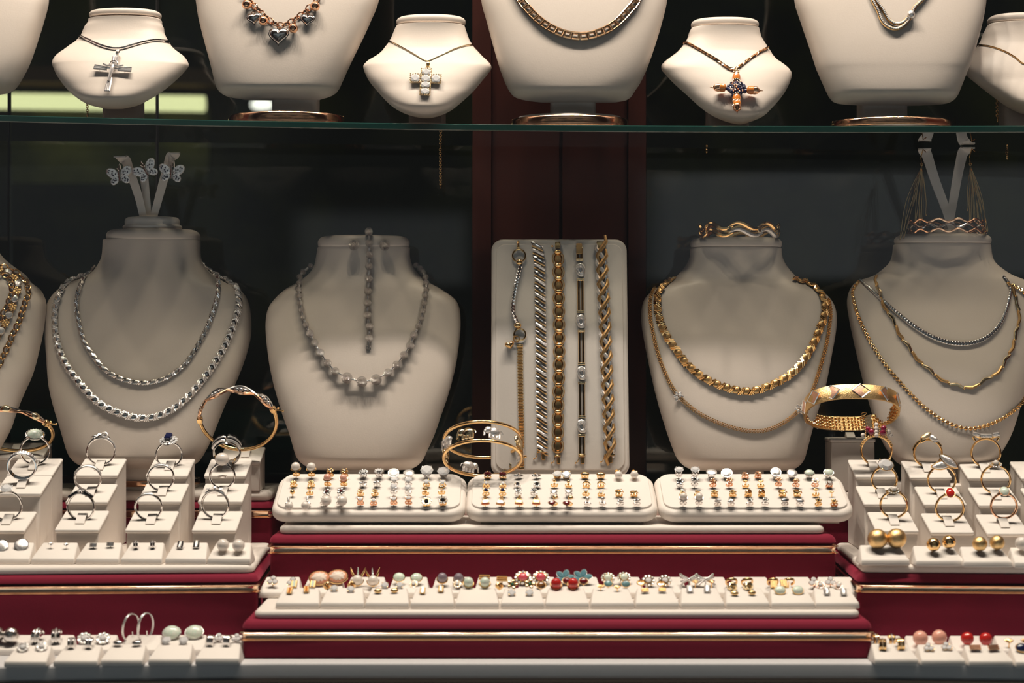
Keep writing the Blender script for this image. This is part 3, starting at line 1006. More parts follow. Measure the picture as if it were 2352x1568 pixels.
        m.add(sph(14, 8), Matrix.Translation(arcpt(Rr + .0022, 112)) @ R(-20, 'Y') @ S(.0028, .0022, .0016))
        part('knot', m, metal)
        part('stone_row', MB().add(tor(.0022, .0007, 18, 7), Matrix.Translation(arcpt(Rr + .0026, 78)) @ R(60, 'X')).add(tor(Rr + .0006, 1, 12, 6, a0=15, a1=70, sec=(.0010, .0016)), RX), 'pave')
    elif kind == 'stripes':
        ws = ((-.0039, 'pave', .0011), (-.0013, 'blackstone', .0010), (.0013, 'pave', .0011), (.0039, 'blackstone', .0010))
        part('band', MB().add(tor(Rr, 1, 48, 8, sec=(.0008, .0048)), RX), metal)
        for w, mm, hw in ws:
            m = MB()
            for a0, a1 in ((25, 86), (94, 155)):
                pth = [arcpt(Rr + .0016 + .0012 * math.sin(math.radians((a - 25) / 130 * 180)) - (.0008 if abs(a - 90) < 9 else 0), a, w) for a in range(a0, a1 + 1, 6)]
                m.add(tube(pth, hw, 6))
            part('stone_row', m, mm)
    elif kind == 'baguette':
        for sg in (-1, 1):
            a = 90 - sg * 32
            m = MB().add(bevelled(box(-.0042, -.0014, -.0008, .0042, .0014, .0010), .0003, 1), Matrix.Translation(arcpt(Rr + .0010, a)) @ R(90 - a, 'Y'))
            part('dark_inlay', m, 'blackstone')
        part('stone', MB().add(gem(8), S(.0019)), 'diamond', U @ T(0, 0, .0022), True)
        part('setting', prongs(MB(), 4, .0020, -.0012, .0006, .0004), metal, U @ T(0, 0, .0022))
    elif kind == 'three':
        for sx in (-.0052, 0, .0052):
            part('stone', MB().add(gem(8), S(.0021 if sx == 0 else .0018)), 'diamond', T(sx, 0, Rr + (.0030 if sx == 0 else .0017)) @ R(sx * 3500, 'Y'), True)
        part('setting', MB().add(tor(Rr + .0008, 1, 20, 8, a0=50, a1=130, sec=(.0009, .0013)), RX), metal)
    elif kind == 'sapphire':
        H = U @ R(-25, 'Z') @ R(30, 'X') @ T(0, 0, .0022)
        m = MB()
        for rr_, n in ((.0062, 12), (.0042, 9)):
            for p in circ(n, rr_, rr_ * .8, .0014 if n == 9 else 0): m.add(gem(6), T(*p) @ S(.0014))
        part('cluster', m, 'diamond', H, True)
        part('setting', MB().add(lathe([(.0015, -.0022), (.005, -.0008), (.0066, -.0002), (.005, .0006)], 20)), metal, H)
        part('stone', MB().add(bevelled(box(-.0028, -.0034, 0, .0028, .0034, .0028), .0008, 1)), 'sapphire', H @ T(0, .0012, .0018), True)
    elif kind == 'crown':
        m = MB()
        for a in range(20, 161, 10): m.add(sph(7, 5), Matrix.Translation(arcpt(Rr + .0006, a, -.0014)) @ S(.0012)).add(sph(7, 5), Matrix.Translation(arcpt(Rr + .0006, a, .0014)) @ S(.0012))
        m.add(tor(Rr, 1, 20, 8, a0=15, a1=165, sec=(.0012, .0022)), RX)
        part('filigree', m, 'gold')
        for q, (sx, sz, sy) in enumerate(((-.0068, .0052, 0), (-.0040, .0034, -.0022), (.0058, .0062, 0), (.0052, .0030, -.0022))):
            part('ruby', MB().add(sph(12, 8), T(sx, sy, Rr + sz) @ S(.0025)), 'ruby')
        for sx, sz, sy in ((0, .0090, 0), (0, .0062, -.001), (0, .0034, -.002), (.0002, .0010, -.003), (.0098, .0034, 0), (.0112, .0006, 0), (-.0105, .0004, 0)):
            part('seed_pearl', MB().add(sph(10, 7), T(sx, sy, Rr + sz) @ S(.0018)), 'pearl')
        m = MB()
        for sx in (-.0085, -.0024, .0024, .0078):
            for k2 in range(5): m.add(sph(6, 4), T(sx, -.0015, Rr + .0002 + k2 * .0015) @ S(.0006))
        part('claws', m, 'gold')
    elif kind == 'floral':
        for sx, sz, ro, mm in ((-.0010, .0034, 40, 'pavegold'), (.0036, .0018, -30, 'pave'), (-.0035, .0012, 60, 'gold')):
            part('petal', MB().add(puff(leafo(.0048, .0024), .0012)), mm, T(sx, -.0012, Rr + sz) @ R(60, 'X') @ R(ro, 'Z'))
        part('stone', MB().add(gem(8), S(.0024, .0016, .0016)), 'diamond', T(.0056, -.002, Rr - .0005) @ R(60, 'X'), True)
        part('shank_top', MB().add(tor(Rr + .0005, 1, 20, 8, a0=30, a1=170, sec=(.0014, .0018)), RX), 'gold')
    elif kind == 'leaves':
        for sx, sz, ro in ((.0048, .0040, -38), (.0000, .0008, 12)):
            part('leaf', MB().add(puff(leafo(.0084, .0030), .0013)), 'pave', T(sx, -.0012, Rr + sz) @ R(68, 'X') @ R(ro, 'Z'))
            part('leaf_edge', MB().add(tube([(x, y, -.0004) for x, y in leafo(.0087, .0033)], .0005, 5, True)), 'gold', T(sx, -.0012, Rr + sz) @ R(68, 'X') @ R(ro, 'Z'))
    elif kind == 'saddle':
        m = MB().add(tube([(-.0085, 0, Rr - .0015), (-.0100, 0, Rr + .0012), (-.0085, 0, Rr + .0022), (-.005, 0, Rr + .0012), (0, 0, Rr + .0003), (.005, 0, Rr + .0012), (.0085, 0, Rr + .0022), (.0100, 0, Rr + .0012), (.0085, 0, Rr - .0015)], .0010, 8))
        part('saddle_frame', m, 'gold')
        for sx, w, sz in ((-.0078, .0026, .0036), (0, .0046, .0024), (.0078, .0026, .0036)):
            part('stone_panel', MB().add(bevelled(box(-w, -.0028, -.0012, w, .0028, .0016), .0006, 2)), 'pave', T(sx, 0, Rr + sz) @ R(-sx * 1500, 'Y'))
    return root
ringsL = [
    (80, 1034, 32, 2, 'silver', ('cabhalo', 'opal', .0064, .0052, 38), 'silver ring with a large pale green opal dome'),
    (52, 1068, 31, 1, 'silver', ('ridged',), 'wide ridged silver ring set with small stones, below the opal ring'),
    (16, 1161, 33, 0, 'silver', ('gem', .0046, 28), 'silver ring with a round grey-blue faceted stone in the front row'),
    (232, 1036, 31, 2, 'silver', ('knot',), 'silver ring with a knotted top and a stone-set shoulder'),
    (203, 1097, 29, 1, 'silver', ('paveband',), 'silver band ring with a vine of tiny stones, below the knot ring'),
    (187, 1163, 31, 0, 'silver', ('baguette',), 'silver ring with two dark inlays beside a small clear stone'),
    (388, 1044, 29, 2, 'silver', ('sapphire',), 'silver ring with a square dark blue stone in a white cluster'),
    (370, 1096, 29, 1, 'silver', ('pave', 45, 120), 'slim silver ring with a stone-set top, below the dark blue stone ring'),
    (342, 1163, 30, 0, 'silver', ('pave', 70, 118), 'thinnest plain silver ring with a tiny crossed top, front row'),
    (522, 1033, 30, 2, 'silver', ('stripes',), 'broad silver ring with black and sparkling stripes'),
    (511, 1093, 28, 1, 'silver', ('pearl', .0050, .0040), 'silver ring with a large cream pearl'),
    (495, 1158, 31, 0, 'silver', ('three',), 'silver ring with three clear round stones in a row')]
ringsR = [
    (2013, 1034, 34, 2, 'gold', ('crown',), 'gold ring topped with a crown of dark red stones and seed pearls'),
    (2031, 1100, 28, 1, 'gold', ('ovalgem', .0064, .0052, 50, 20), 'gold ring with a very large clear oval stone'),
    (2053, 1158, 30, 0, 'gold', ('pearlhalo', .0021, 25), 'gold ring with a small pearl in a stone cluster, nearest the trays'),
    (2131, 1040, 31, 2, 'gold', ('floral',), 'gold ring with overlapping petals and a pear-shaped clear stone'),
    (2163, 1100, 31, 1, 'gold', ('leaves',), 'gold ring with two large sparkling leaves'),
    (2181, 1165, 31, 0, 'gold', ('cab', 'redcoral', .0034, .0044, 42, .0018), 'gold ring with an oval red coral stone'),
    (2264, 1039, 32, 2, 'gold', ('saddle',), 'gold ring with a wide saddle-shaped stone-set top'),
    (2287, 1100, 32, 1, 'gold', ('pearlhalo', .0022, 20), 'gold ring with a pearl on a twisted stone-set top, below the saddle ring'),
    (2305, 1161, 29, 0, 'rosegold', ('cab', 'opal', .0036, .0042, 36, .0022), 'slim rose gold ring with a white-green opal')]
yaws = [18, 8, 12, 12, 6, -4, 14, 8, 4, 6, 4, -6, -14, -10, -12, -10, -8, -6, -10, -12, -4]
for q, y in zip(ringsL + ringsR, yaws):
    cx, cy, rp, k, me_, hd, lb = q
    bw = {'stripes': .004, 'crown': .0020, 'saddle': .0020, 'leaves': .0018, 'floral': .0020, 'pearlhalo': .0017, 'pave': .0016, 'knot': .0018, 'baguette': .0017}.get(hd[0], .0015)
    finger_ring(cx, cy, rp, k, me_, hd, lb, y, {'stripes': 27, 'ridged': 13, 'paveband': 13, 'pave': 9}.get(hd[0], 5), bw, .0009)

# ================================================================== earrings
def back_parts(metal):
    m = MB()
    for sg in (-1, 1): m.add(tor(.00115, .00062, 12, 6), T(sg * .00125, 0, 0) @ R(90, 'X') @ S(1, 1, 1.5))
    m.add(box(-.0014, -.0008, -.0010, .0014, .0008, -.0006))
    return m
def petal_parts(n, r, mi='gold', puffy=.0007):
    m = MB()
    for k in range(n):
        m.add(puff(oval(r * .42, r * .30, 12), puffy, 3), R(360 / n * k, 'Z') @ T(r * .52, 0, 0) @ R(-12, 'Y'))
    return m
def EK(kind, metal, r):
    """parts of an earring head, facing +Z: list of (part name, mesh)"""
    key = ('EK', kind, metal, round(r, 5))
    if key in CACHE: return CACHE[key]
    out = []
    def A(nm, mb, m, flat=False): out.append((nm, mb.mesh(nm, m, flat)))
    k0, _, st = kind.partition(':')
    if k0 == 'pearl':
        A('pearl', MB().add(sph(18, 12), T(0, 0, r * .7) @ S(r)), st or 'pearl')
        m = MB().add(lathe([(.2, -.0008), (.8, -.0002), (1.18, .0005), (1.1, .0008)], 20, r, r))
        A('cup', m, metal)
    elif k0 == 'ball':
        A('ball', MB().add(sph(22, 14), T(0, 0, r * .6) @ S(r)), metal)
    elif k0 == 'cab':
        A('stone', MB().add(sph(18, 12), T(0, 0, .0003) @ S(r, r * .86, r * .62)), st)
        m = MB().add(lathe([(.4, -.0012), (.95, -.0004), (1.10, .0003), (1.04, .0007)], 22, r, r * .86))
        A('setting', m, metal)
    elif k0 == 'cabhalo':
        A('stone', MB().add(sph(16, 10), T(0, 0, .0008) @ S(r * .6, r * .5, r * .4)), st)
        m = MB()
        for p in circ(12, r * .86, r * .76): m.add(gem(6), T(*p) @ S(r * .2))
        A('halo', m, 'pave', True)
        m = MB().add(lathe([(.3, -.0014), (.8, -.0006), (1.0, -.0003), (.9, .0001)], 20, r, r * .9))
        prongs(m, 8, r * .6, -.0004, .0012, .00022)
        A('setting', m, metal)
    elif k0 == 'halo':
        A('stone', MB().add(gem(8), T(0, 0, .0008) @ S(r * .45)), st or 'diamond', True)
        m = MB()
        for p in circ(9, r * .78): m.add(gem(6), T(*p) @ S(r * .26))
        A('halo', m, 'pave', True)
        A('setting', MB().add(lathe([(.2, -.0016), (.5, -.0008), (.95, -.0003), (.9, .0001)], 16, r, r)), metal)
    elif k0 == 'disc':
        A('stone_disc', MB().add(lathe([(.98, -.0002), (.95, .0004), (.7, .0009), (.35, .0012), (.05, .0013)], 26, r, r)), 'pave')
        A('rim', MB().add(lathe([(.3, -.0018), (.75, -.0009), (1.05, -.0003), (1.05, .0002)], 26, r, r)), metal)
    elif k0 == 'gem':
        A('stone', MB().add(gem(8), S(r)), 'diamond', True)
        A('setting', prongs(MB(), 4, r, -r * .8, r * .15, .00028), metal)
    elif k0 == 'square':
        A('stone', MB().add(gem(4, .3, .6, .72), R(45, 'Z') @ S(r * 1.2, r * 1.2, r)), 'diamond', True)
        m = prongs(MB(), 4, r * 1.1, -r * .9, r * .12, .0003)
        m.add(bevelled(box(-r * .6, -r * .6, -r * .75, r * .6, r * .6, -r * .5), .0002, 1))
        A('setting', m, metal)
    elif k0 == 'bezel':
        A('stone', MB().add(gem(8), T(0, 0, .0004) @ S(r * .7, r * .7, r * .5)), st or 'diamond', True)
        A('bezel', MB().add(lathe([(.5, -.0020), (.9, -.0014), (1.0, 0), (.95, .0006), (.75, .0004)], 22, r, r)), metal)
    elif k0 == 'flower':
        n = 6 if st in ('', 'plain') else 5
        A('petals', petal_parts(n, r), metal)
        A('flower_centre', MB().add(sph(10, 7), T(0, 0, .0005) @ S(r * .26)), st if st and st != 'plain' else ('diamond' if metal in ('silver', 'pave') else metal))
    elif k0 == 'knot':
        m = MB()
        for a in (0, 60, 120): m.add(tor(r * .62, r * .24, 18, 7), R(a, 'Z') @ R(55, 'X'))
        A('knot', m, metal)
    elif k0 == 'oval':
        A('dome', MB().add(puff(oval(r, r * .62, 20), r * .45)), metal)
    elif k0 == 'leaf':
        A('leaf', MB().add(puff(leafo(r, r * .42), r * .26), R(28, 'Z') @ R(16, 'Y')), metal)
        A('leaf', MB().add(puff(leafo(r * .8, r * .34), r * .24), T(0, 0, r * .25) @ R(-50, 'Z') @ R(-14, 'Y')), 'pave' if st == 'pave' else metal)
    elif k0 == 'twist':
        pth = [(r * math.cos(a) * (1 - a / 14), r * .7 * math.sin(a) * (1 - a / 14), r * .12 * a - r * .3) for a in [k * .5 for k in range(15)]]
        A('swirl', MB().add(tube(pth, [r * .12 + r * .14 * math.sin(PI * k / 14) for k in range(15)], 7)), metal)
        A('stone', MB().add(gem(6), T(r * .25, -r * .3, r * .3) @ S(r * .3)), 'diamond', True)
    elif k0 == 'ladybird':
        A('wings', MB().add(sph(12, 8), T(-r * .42, 0, .0006) @ S(r * .5, r * .62, r * .5)).add(sph(12, 8), T(r * .42, 0, .0006) @ S(r * .5, r * .62, r * .5)), 'garnet')
        A('setting', MB().add(lathe([(.3, -.0012), (.8, -.0006), (1.0, .0001), (.9, .0004)], 18, r, r * .8)).add(sph(8, 6), T(0, r * .6, .0008) @ S(r * .22)), metal)
    elif k0 == 'bag':       # a stud ball with a little handbag hanging below it
        D = T(0, -.0012, -.0020)
        A('stud', MB().add(sph(10, 7), T(0, .0010, .0012) @ S(.0011)), metal)
        w = r
        m = MB().add(bevelled(([(-w, -w * 1.5, -.0009), (w, -w * 1.5, -.0009), (w, -w * 1.5, .0009), (-w, -w * 1.5, .0009), (-w * .62, 0, -.0005), (w * .62, 0, -.0005), (w * .62, 0, .0005), (-w * .62, 0, .0005)],
                               [[0, 3, 2, 1], [4, 5, 6, 7], [0, 1, 5, 4], [1, 2, 6, 5], [2, 3, 7, 6], [3, 0, 4, 7]]), .0002, 1), T(0, -.0012, .0006))
        A('handbag', m, metal)
        A('handbag_handle', MB().add(tor(w * .5, .00028, 14, 5, a0=0, a1=180), T(0, -.0012, .0006)), metal)
        if st: A('front_panel', MB().add(box(-w * .66, -w * 1.32, .0008, w * .66, -w * .55, .0012), T(0, -.0012, .0006)), st)
    elif k0 == 'heart':
        A('dome', MB().add(sph(12, 8), T(.0010, .0014, .0012) @ S(.0022, .0015, .0013)), metal)
        A('heart', MB().add(puff(hearto(r), r * .45), T(-.0012, -.0044, .0004) @ R(14, 'Z')), 'garnet')
        A('heart_rim', MB().add(tube([(x, y, 0) for x, y in hearto(r * 1.05)], .0003, 5, True), T(-.0012, -.0044, .0002) @ R(14, 'Z')), metal)
    elif k0 == 'dolphin':
        A('dolphin', MB().add(tube([(-r, -r * .2, .0002), (-r * .6, r * .35, .0004), (0, r * .55, .0006), (r * .6, r * .2, .0006), (r, -r * .3, .0005)], [r * .08, r * .26, r * .34, r * .26, r * .08], 8)).add(puff(leafo(r * .4, r * .16), .0004, 2), T(.0002, r * .85, .0006) @ R(60, 'Z')).add(puff(leafo(r * .4, r * .16), .0004, 2), T(r, -r * .4, .0005) @ R(70, 'Z')), metal)
    elif k0 == 'pearlflower':
        A('pearl', MB().add(sph(18, 12), T(0, -.0006, .0016) @ S(r)), 'pearl')
        A('amber_stone', MB().add(sph(8, 6), T(-.0008, r * .95, .0016) @ S(r * .45)), 'yellowamber')
        A('petals', petal_parts(5, r * 1.1).add(gem(6), T(.0018, r * 1.0, .0018) @ S(.0009)), metal)
    elif k0 == 'drop':      # stone-set bar with a pearl hanging from it
        m = MB()
        for k in range(4): m.add(gem(6), T(0, .0024 - k * .0016, .0010) @ S(.0009))
        A('stone_bar', m, 'pave', True)
        A('bar_frame', MB().add(bevelled(box(-.0009, -.0034, -.0002, .0009, .0034, .0007), .0003, 1)), metal)
        A('pearl', MB().add(sph(18, 12), T(0, -.0034 - r, .0020) @ S(r)), 'pearl')
    elif k0 == 'bigpearl':
        A('pearl', MB().add(sph(20, 12), T(.0022, -.0030, .0020) @ S(r)), 'pearl')
        m = MB()
        for p in ((0, .0022, .001), (-.001, .001, .001), (.0008, .0012, .0012), (0, 0, .001)): m.add(gem(6), T(*p) @ S(.0011))
        A('stone_cluster', m, 'pave', True)
    elif k0 == 'bow':
        m = MB()
        for sg in (-1, 1):
            for q in (-1, -.35, .35, 1):
                m.add(tube([(0, 0, .0004), (sg * r * .6, q * r * .35, .0008), (sg * r, q * r * .72, .0002)], r * .13, 6))
        A('bow_loops', m, 'pave')
        A('bow_centre', MB().add(sph(10, 7), S(r * .22)), metal)
    elif k0 == 'spikes':
        for sx, mm in ((-.0042, 'gold'), (0, 'pave'), (.0042, 'gold')):
            A('spike', MB().add(tube([(sx * .4, .0014, .0004), (sx, .0058, .0018), (sx * 1.35, .0098, .0022)], [.0010, .0008, .0002], 8)), mm)
        A('pearl', MB().add(sph(18, 12), T(0, -.0008, .0022) @ S(r)), 'pearl')
        A('cup', MB().add(tor(r * 1.15, .0004, 24, 6, a0=170, a1=370), T(0, -.0008, .0016)), metal)
    elif k0 == 'cameo':
        A('cameo_plaque', MB().add(puff(oval(r, r * .76, 26), r * .26)), 'cameo')
        A('relief', MB().add(puff([(x * (1 + .18 * math.sin(5 * k)), y * (1 + .15 * math.cos(3 * k))) for k, (x, y) in enumerate(oval(r * .72, r * .5, 26))], r * .16, 2), T(0, 0, r * .2)), 'cameowhite')
        m = MB().add(tor(r * 1.02, .0005, 30, 6, ry=r * .78))
        A('frame', m, 'gold')
    elif k0 == 'hoop':
        A('hoop', MB().add(tor(r, 1, 24, 8, a0=-60, a1=240, ry=r * 1.1, sec=(.0005, r * .30)), R(90, 'X') @ R(0, 'Z')), metal)
    elif k0 == 'huggie':
        m = MB()
        for w in (-1, 0, 1): m.add(tor(r, r * .26, 20, 7, a0=-20, a1=200), T(w * r * .42, 0, 0) @ R(90, 'X') @ R(90, 'Y'))
        A('hoop', m, metal)
        if st: A('stone_row', MB().add(tor(r * 1.16, r * .16, 16, 6, a0=20, a1=160), R(90, 'X') @ R(90, 'Y')), st)
    elif k0 == 'longhoop':
        A('hoop', MB().add(tor(r, 1, 40, 8, ry=r * 1.5, a0=-75, a1=255, sec=(.0005, .0009)), T(0, 0, r * .6) @ R(68, 'Z') @ R(90, 'X')), 'pave')
    elif k0 == 'bar':
        m = MB()
        for q in (-1, 0, 1): m.add(bevelled(box(-r * .9, q * r * .34 - r * .15, -.0004, r * .9, q * r * .34 + r * .15, .0010), .0003, 1))
        A('ridges', m, metal)
    elif k0 == 'tablet':
        A('plate', MB().add(bevelled(box(-r * .7, -r * .95, -.0003, r * .7, r * .95, .0010), .0004, 1)), metal)
        A('stone_row', MB().add(bevelled(box(-r * .3, -r * .8, .0008, r * .3, r * .8, .0014), .0002, 1)), st or 'pave')
    elif k0 == 'threestone':
        m = MB()
        for a in (90, 210, 330): m.add(gem(8), T(r * .5 * math.cos(math.radians(a)), r * .5 * math.sin(math.radians(a)), 0) @ S(r * .48))
        A('stones', m, st or 'diamond', True)
        m = MB()
        for a in (90, 210, 330): m.add(tor(r * .48, .0003, 12, 5), T(r * .5 * math.cos(math.radians(a)), r * .5 * math.sin(math.radians(a)), -.0002))
        A('setting', m, metal)
    elif k0 == 'blueflower':
        for a in (15, 75, 135, 195):
            A('petal_stone', MB().add(gem(8, .3, .4), R(a, 'Z') @ T(r * .55, 0, .0004) @ S(r * .5, r * .3, r * .3)), 'aqua', True)
        A('petal_rims', MB().add(tor(r * .5, .0003, 16, 5, ry=r * .32), R(15, 'Z') @ T(r * .55, 0, .0003)).add(tor(r * .5, .0003, 16, 5, ry=r * .32), R(135, 'Z') @ T(r * .55, 0, .0003)).add(tor(r * .5, .0003, 16, 5, ry=r * .32), R(75, 'Z') @ T(r * .55, 0, .0003)).add(tor(r * .5, .0003, 16, 5, ry=r * .32), R(195, 'Z') @ T(r * .55, 0, .0003)), 'pave')
    elif k0 == 'fan':
        m = MB()
        for a in (-50, -25, 0, 25, 50): m.add(puff(leafo(r * .5, r * .16, 6), .0006, 2), R(90 + a, 'Z') @ T(r * .45, 0, .0004))
        A('fan', m, metal)
    else:
        raise RuntimeError(kind)
    CACHE[key] = out
    return out
BACKM = {'gold': 'gold', 'rosegold': 'rosegold', 'satingold': 'gold', 'brushedgold': 'gold', 'pavegold': 'gold', 'darkgold': 'darkgold', 'palegold': 'gold'}
def earring(base, n, h, kind, metal, r, label, group, yaw=0, tilt=0, back=True, post=True, backm=None):
    x = Vector((1, 0, 0)); z = Vector(n).normalized()
    x = (x - z * x.dot(z)).normalized(); y = z.cross(x)
    root = empty('earring', basis(x, y, z, base) @ R(yaw, 'Z'), label, 'earring', group)
    bm_ = backm or BACKM.get(metal, 'silver')
    H = T(0, 0, h) @ R(tilt, 'X')
    for nm, me in EK(kind, metal, r):
        put(nm, me, None, root, H)
    if post:
        put('post', cached(('post', bm_, round(h, 3)), lambda: MB().add(tube([(0, 0, -.001), (0, 0, h)], .00042, 6)).mesh('post', bm_)), None, root)
    if back and h > .0035:
        put('butterfly_back', cached(('bb', bm_), lambda: back_parts(bm_).mesh('butterfly_back', bm_)), None, root, T(0, 0, max(.0014, h * .42)))
    return root

# ---- three trays
TILT = math.radians(22)
def tray(xl, xr, label):
    yf = YM + .008; z0 = .0814
    a = P(xl, 0, yf).x; b = P(xr, 0, yf).x
    w = b - a; d = .066; th = .0098
    root = empty('earring_tray', T((a + b) / 2, yf, z0), label, 'earring tray', 'earring trays')
    F = Matrix.Rotation(TILT, 4, 'X')
    MB().add(slab(w, d, th, .014, .004, n=8), F @ T(0, d / 2 + .001, .0)).obj('padded_tray', 'pad', root)
    MB().add(slab(w * .945, d * .86, .0022, .010, .0006, n=8), F @ T(0, d / 2 + .002, th - .0006)).obj('raised_inset', 'card', root)
    hb = math.sin(TILT) * d
    MB().add(wedge(w * .86, d * .80, .0005, hb * .80), T(0, d * .14, .0001)).obj('wedge_foot', 'pad', root)
    n = Vector((0, -math.sin(TILT), math.cos(TILT)))
    p0 = Vector((0, yf, z0)) + (F @ Vector((0, d / 2, th + .0016)))
    return root, p0, n
rows_y = (1098, 1119, 1140, 1162)
rown = ('back', 'second', 'third', 'front')
pairn = ('first', 'second', 'third', 'fourth', 'fifth')
trays = [('first', 620, 1068, (600, 1040, 4.8), 'white padded earring tray nearest the silver rings, pearl studs in its corner'),
         ('middle', 1070, 1513, (1060, 1040, 5.113), 'white padded earring tray between the two others, with little gold handbag earrings'),
         ('last', 1515, 1965, (1500, 1040, 4.9), 'white padded earring tray nearest the gold rings')]
TD = {}
# per tray: (row, [five pairs: x1,y1,x2,y2 of the heads in zoomed coordinates, kind, metal, radius mm, words])
TD['first'] = [
    [(388, 175, 557, 180, 'pearl', 'gold', 3.3, 'cream pearl stud in gold cup'), (762, 190, 922, 195, 'flower:diamond', 'darkgold', 3.2, 'gold flower stud'), (1128, 210, 1300, 195, 'halo', 'silver', 3.6, 'silver starburst cluster stud'), (1460, 215, 1628, 215, 'disc', 'silver', 3.9, 'round silver stone-paved stud'), (1827, 185, 2010, 195, 'square', 'silver', 4.0, 'large clear square-cut stud')],
    [(360, 322, 553, 320, 'flower', 'gold', 2.7, 'small gold flower stud'), (735, 290, 913, 290, 'pearl:palecoral', 'gold', 2.7, 'pink coral ball stud'), (1125, 325, 1278, 320, 'leaf', 'silver', 3.4, 'twisted silver leaf stud'), (1470, 280, 1625, 285, 'square', 'silver', 2.4, 'small square clear stud'), (1823, 310, 2000, 315, 'gem', 'gold', 2.4, 'round clear stud with gold back')],
    [(347, 440, 537, 395, 'ball', 'gold', 1.8, 'small gold ball stud'), (723, 425, 880, 420, 'flower:garnet', 'silver', 3.4, 'silver flower stud with dark red centre'), (1095, 415, 1255, 415, 'leaf', 'gold', 2.9, 'plump gold leaf stud'), (1463, 362, 1622, 368, 'gem', 'silver', 2.5, 'round clear stud in silver claws'), (1812, 390, 1990, 370, 'oval', 'gold', 2.3, 'tiny oval gold stud')],
    [(305, 530, 508, 525, 'drop', 'silver', 2.9, 'stone-set bar earring with hanging pearl'), (690, 510, 868, 510, 'bigpearl', 'silver', 3.7, 'large cream pearl earring with stone cluster'), (1095, 505, 1240, 515, 'bezel', 'rosegold', 2.2, 'small gold-rimmed round stud'), (1463, 500, 1625, 490, 'bezel', 'rosegold', 2.5, 'larger gold-rimmed round stud'), (1823, 528, 2003, 515, 'halo:blackstone', 'gold', 3.6, 'gold flower cluster stud with black centre')]]
TD['middle'] = [
    [(308, 245, 485, 250, 'ladybird', 'gold', 2.9, 'dark red two-lobed gold stud'), (670, 265, 880, 272, 'leaf', 'silver', 4.0, 'twisted silver leaf stud'), (1125, 240, 1232, 248, 'square', 'gold', 3.0, 'square clear stone stud in gold'), (1448, 245, 1635, 250, 'oval', 'gold', 3.3, 'gold blossom stud with frilled edge'), (1838, 310, 2028, 330, 'pearlflower', 'gold', 2.9, 'cream pearl stud with orange bead')],
    [(290, 345, 485, 350, 'gem', 'gold', 1.7, 'tiny clear stud with gold back'), (655, 360, 885, 360, 'halo:blackstone', 'silver', 2.6, 'silver stud with dark square stone'), (1090, 330, 1256, 345, 'ball', 'gold', 1.2, 'tiny polished gold ball stud'), (1465, 358, 1635, 358, 'dolphin', 'gold', 2.8, 'curved gold dolphin stud'), (1850, 450, 2025, 460, 'twist', 'gold', 3.0, 'gold swirl stud with clear stone')],
    [(288, 430, 483, 430, 'bezel:sapphire', 'gold', 2.2, 'small dark stone stud in gold'), (665, 440, 850, 430, 'flower:diamond', 'silver', 2.8, 'silver cluster flower stud'), (1083, 450, 1258, 445, 'disc', 'silver', 2.5, 'small round silver paved stud'), (1460, 430, 1640, 450, 'square', 'gold', 1.6, 'tiny diamond-shaped gold stud'), (1478, 545, 1655, 540, 'ball', 'satinsilver', 1.4, 'tiny silver ball stud')],
    [(278, 530, 470, 535, 'bag:pave', 'gold', 3.0, 'gold handbag earring with sparkling panel'), (682, 530, 882, 530, 'bag:satingold', 'gold', 3.0, 'plain gold handbag earring'), (1085, 540, 1262, 545, 'heart', 'gold', 2.5, 'gold earring with hanging red heart'), (1700, 0, 0, 0, None, '', 0, ''), (1865, 550, 2058, 550, 'leaf', 'silver', 3.4, 'silver ribbon-shaped stud')]]
TD['last'] = [
    [(288, 180, 470, 180, 'gem', 'silver', 3.4, 'round clear stud in tall silver claws'), (655, 212, 825, 222, 'disc', 'silver', 3.8, 'silver heart-shaped paved stud'), (1035, 240, 1180, 230, 'leaf', 'rosegold', 3.8, 'rose gold ribbon stud'), (1378, 210, 1560, 220, 'disc', 'silver', 3.7, 'round silver paved button stud'), (1755, 225, 1970, 220, 'cab:opal', 'silver', 3.6, 'pale green opal stud in silver')],
    [(300, 320, 465, 290, 'flower:blackstone', 'silver', 3.6, 'silver flower stud with black centre'), (672, 312, 855, 300, 'flower:plain', 'rosegold', 3.0, 'gold stone-set flower stud'), (1040, 330, 1210, 330, 'fan', 'gold', 2.8, 'small gold fan stud'), (1408, 290, 1605, 310, 'flower', 'rosegold', 2.8, 'rose gold blossom stud'), (1820, 308, 1980, 335, 'halo', 'rosegold', 2.8, 'rose gold cluster stud')],
    [(335, 425, 500, 425, 'leaf:pave', 'gold', 3.2, 'gold winged stud behind a pearl'), (690, 435, 895, 435, 'leaf', 'gold', 3.2, 'twisted gold leaf stud'), (1070, 440, 1220, 440, 'knot', 'gold', 3.0, 'gold love-knot stud'), (1455, 435, 1620, 435, 'twist', 'gold', 3.2, 'open gold oval stud'), (1830, 425, 2010, 450, 'fan', 'gold', 2.8, 'gold shell-shaped stud')],
    [(338, 505, 513, 505, 'pearl', 'silver', 2.7, 'cream pearl stud in silver'), (725, 532, 875, 535, 'leaf', 'silver', 3.6, 'pointed silver leaf stud'), (1085, 525, 1260, 520, 'flower:blackstone', 'silver', 2.6, 'silver stud with dark stone'), (1480, 525, 1650, 535, 'oval', 'silver', 3.0, 'domed silver stud'), (1857, 530, 2035, 540, 'flower:blackstone', 'gold', 2.7, 'gold star stud with black centre')]]
trayw = {'first': 'tray beside silver rings', 'middle': 'middle tray', 'last': 'tray beside gold rings'}
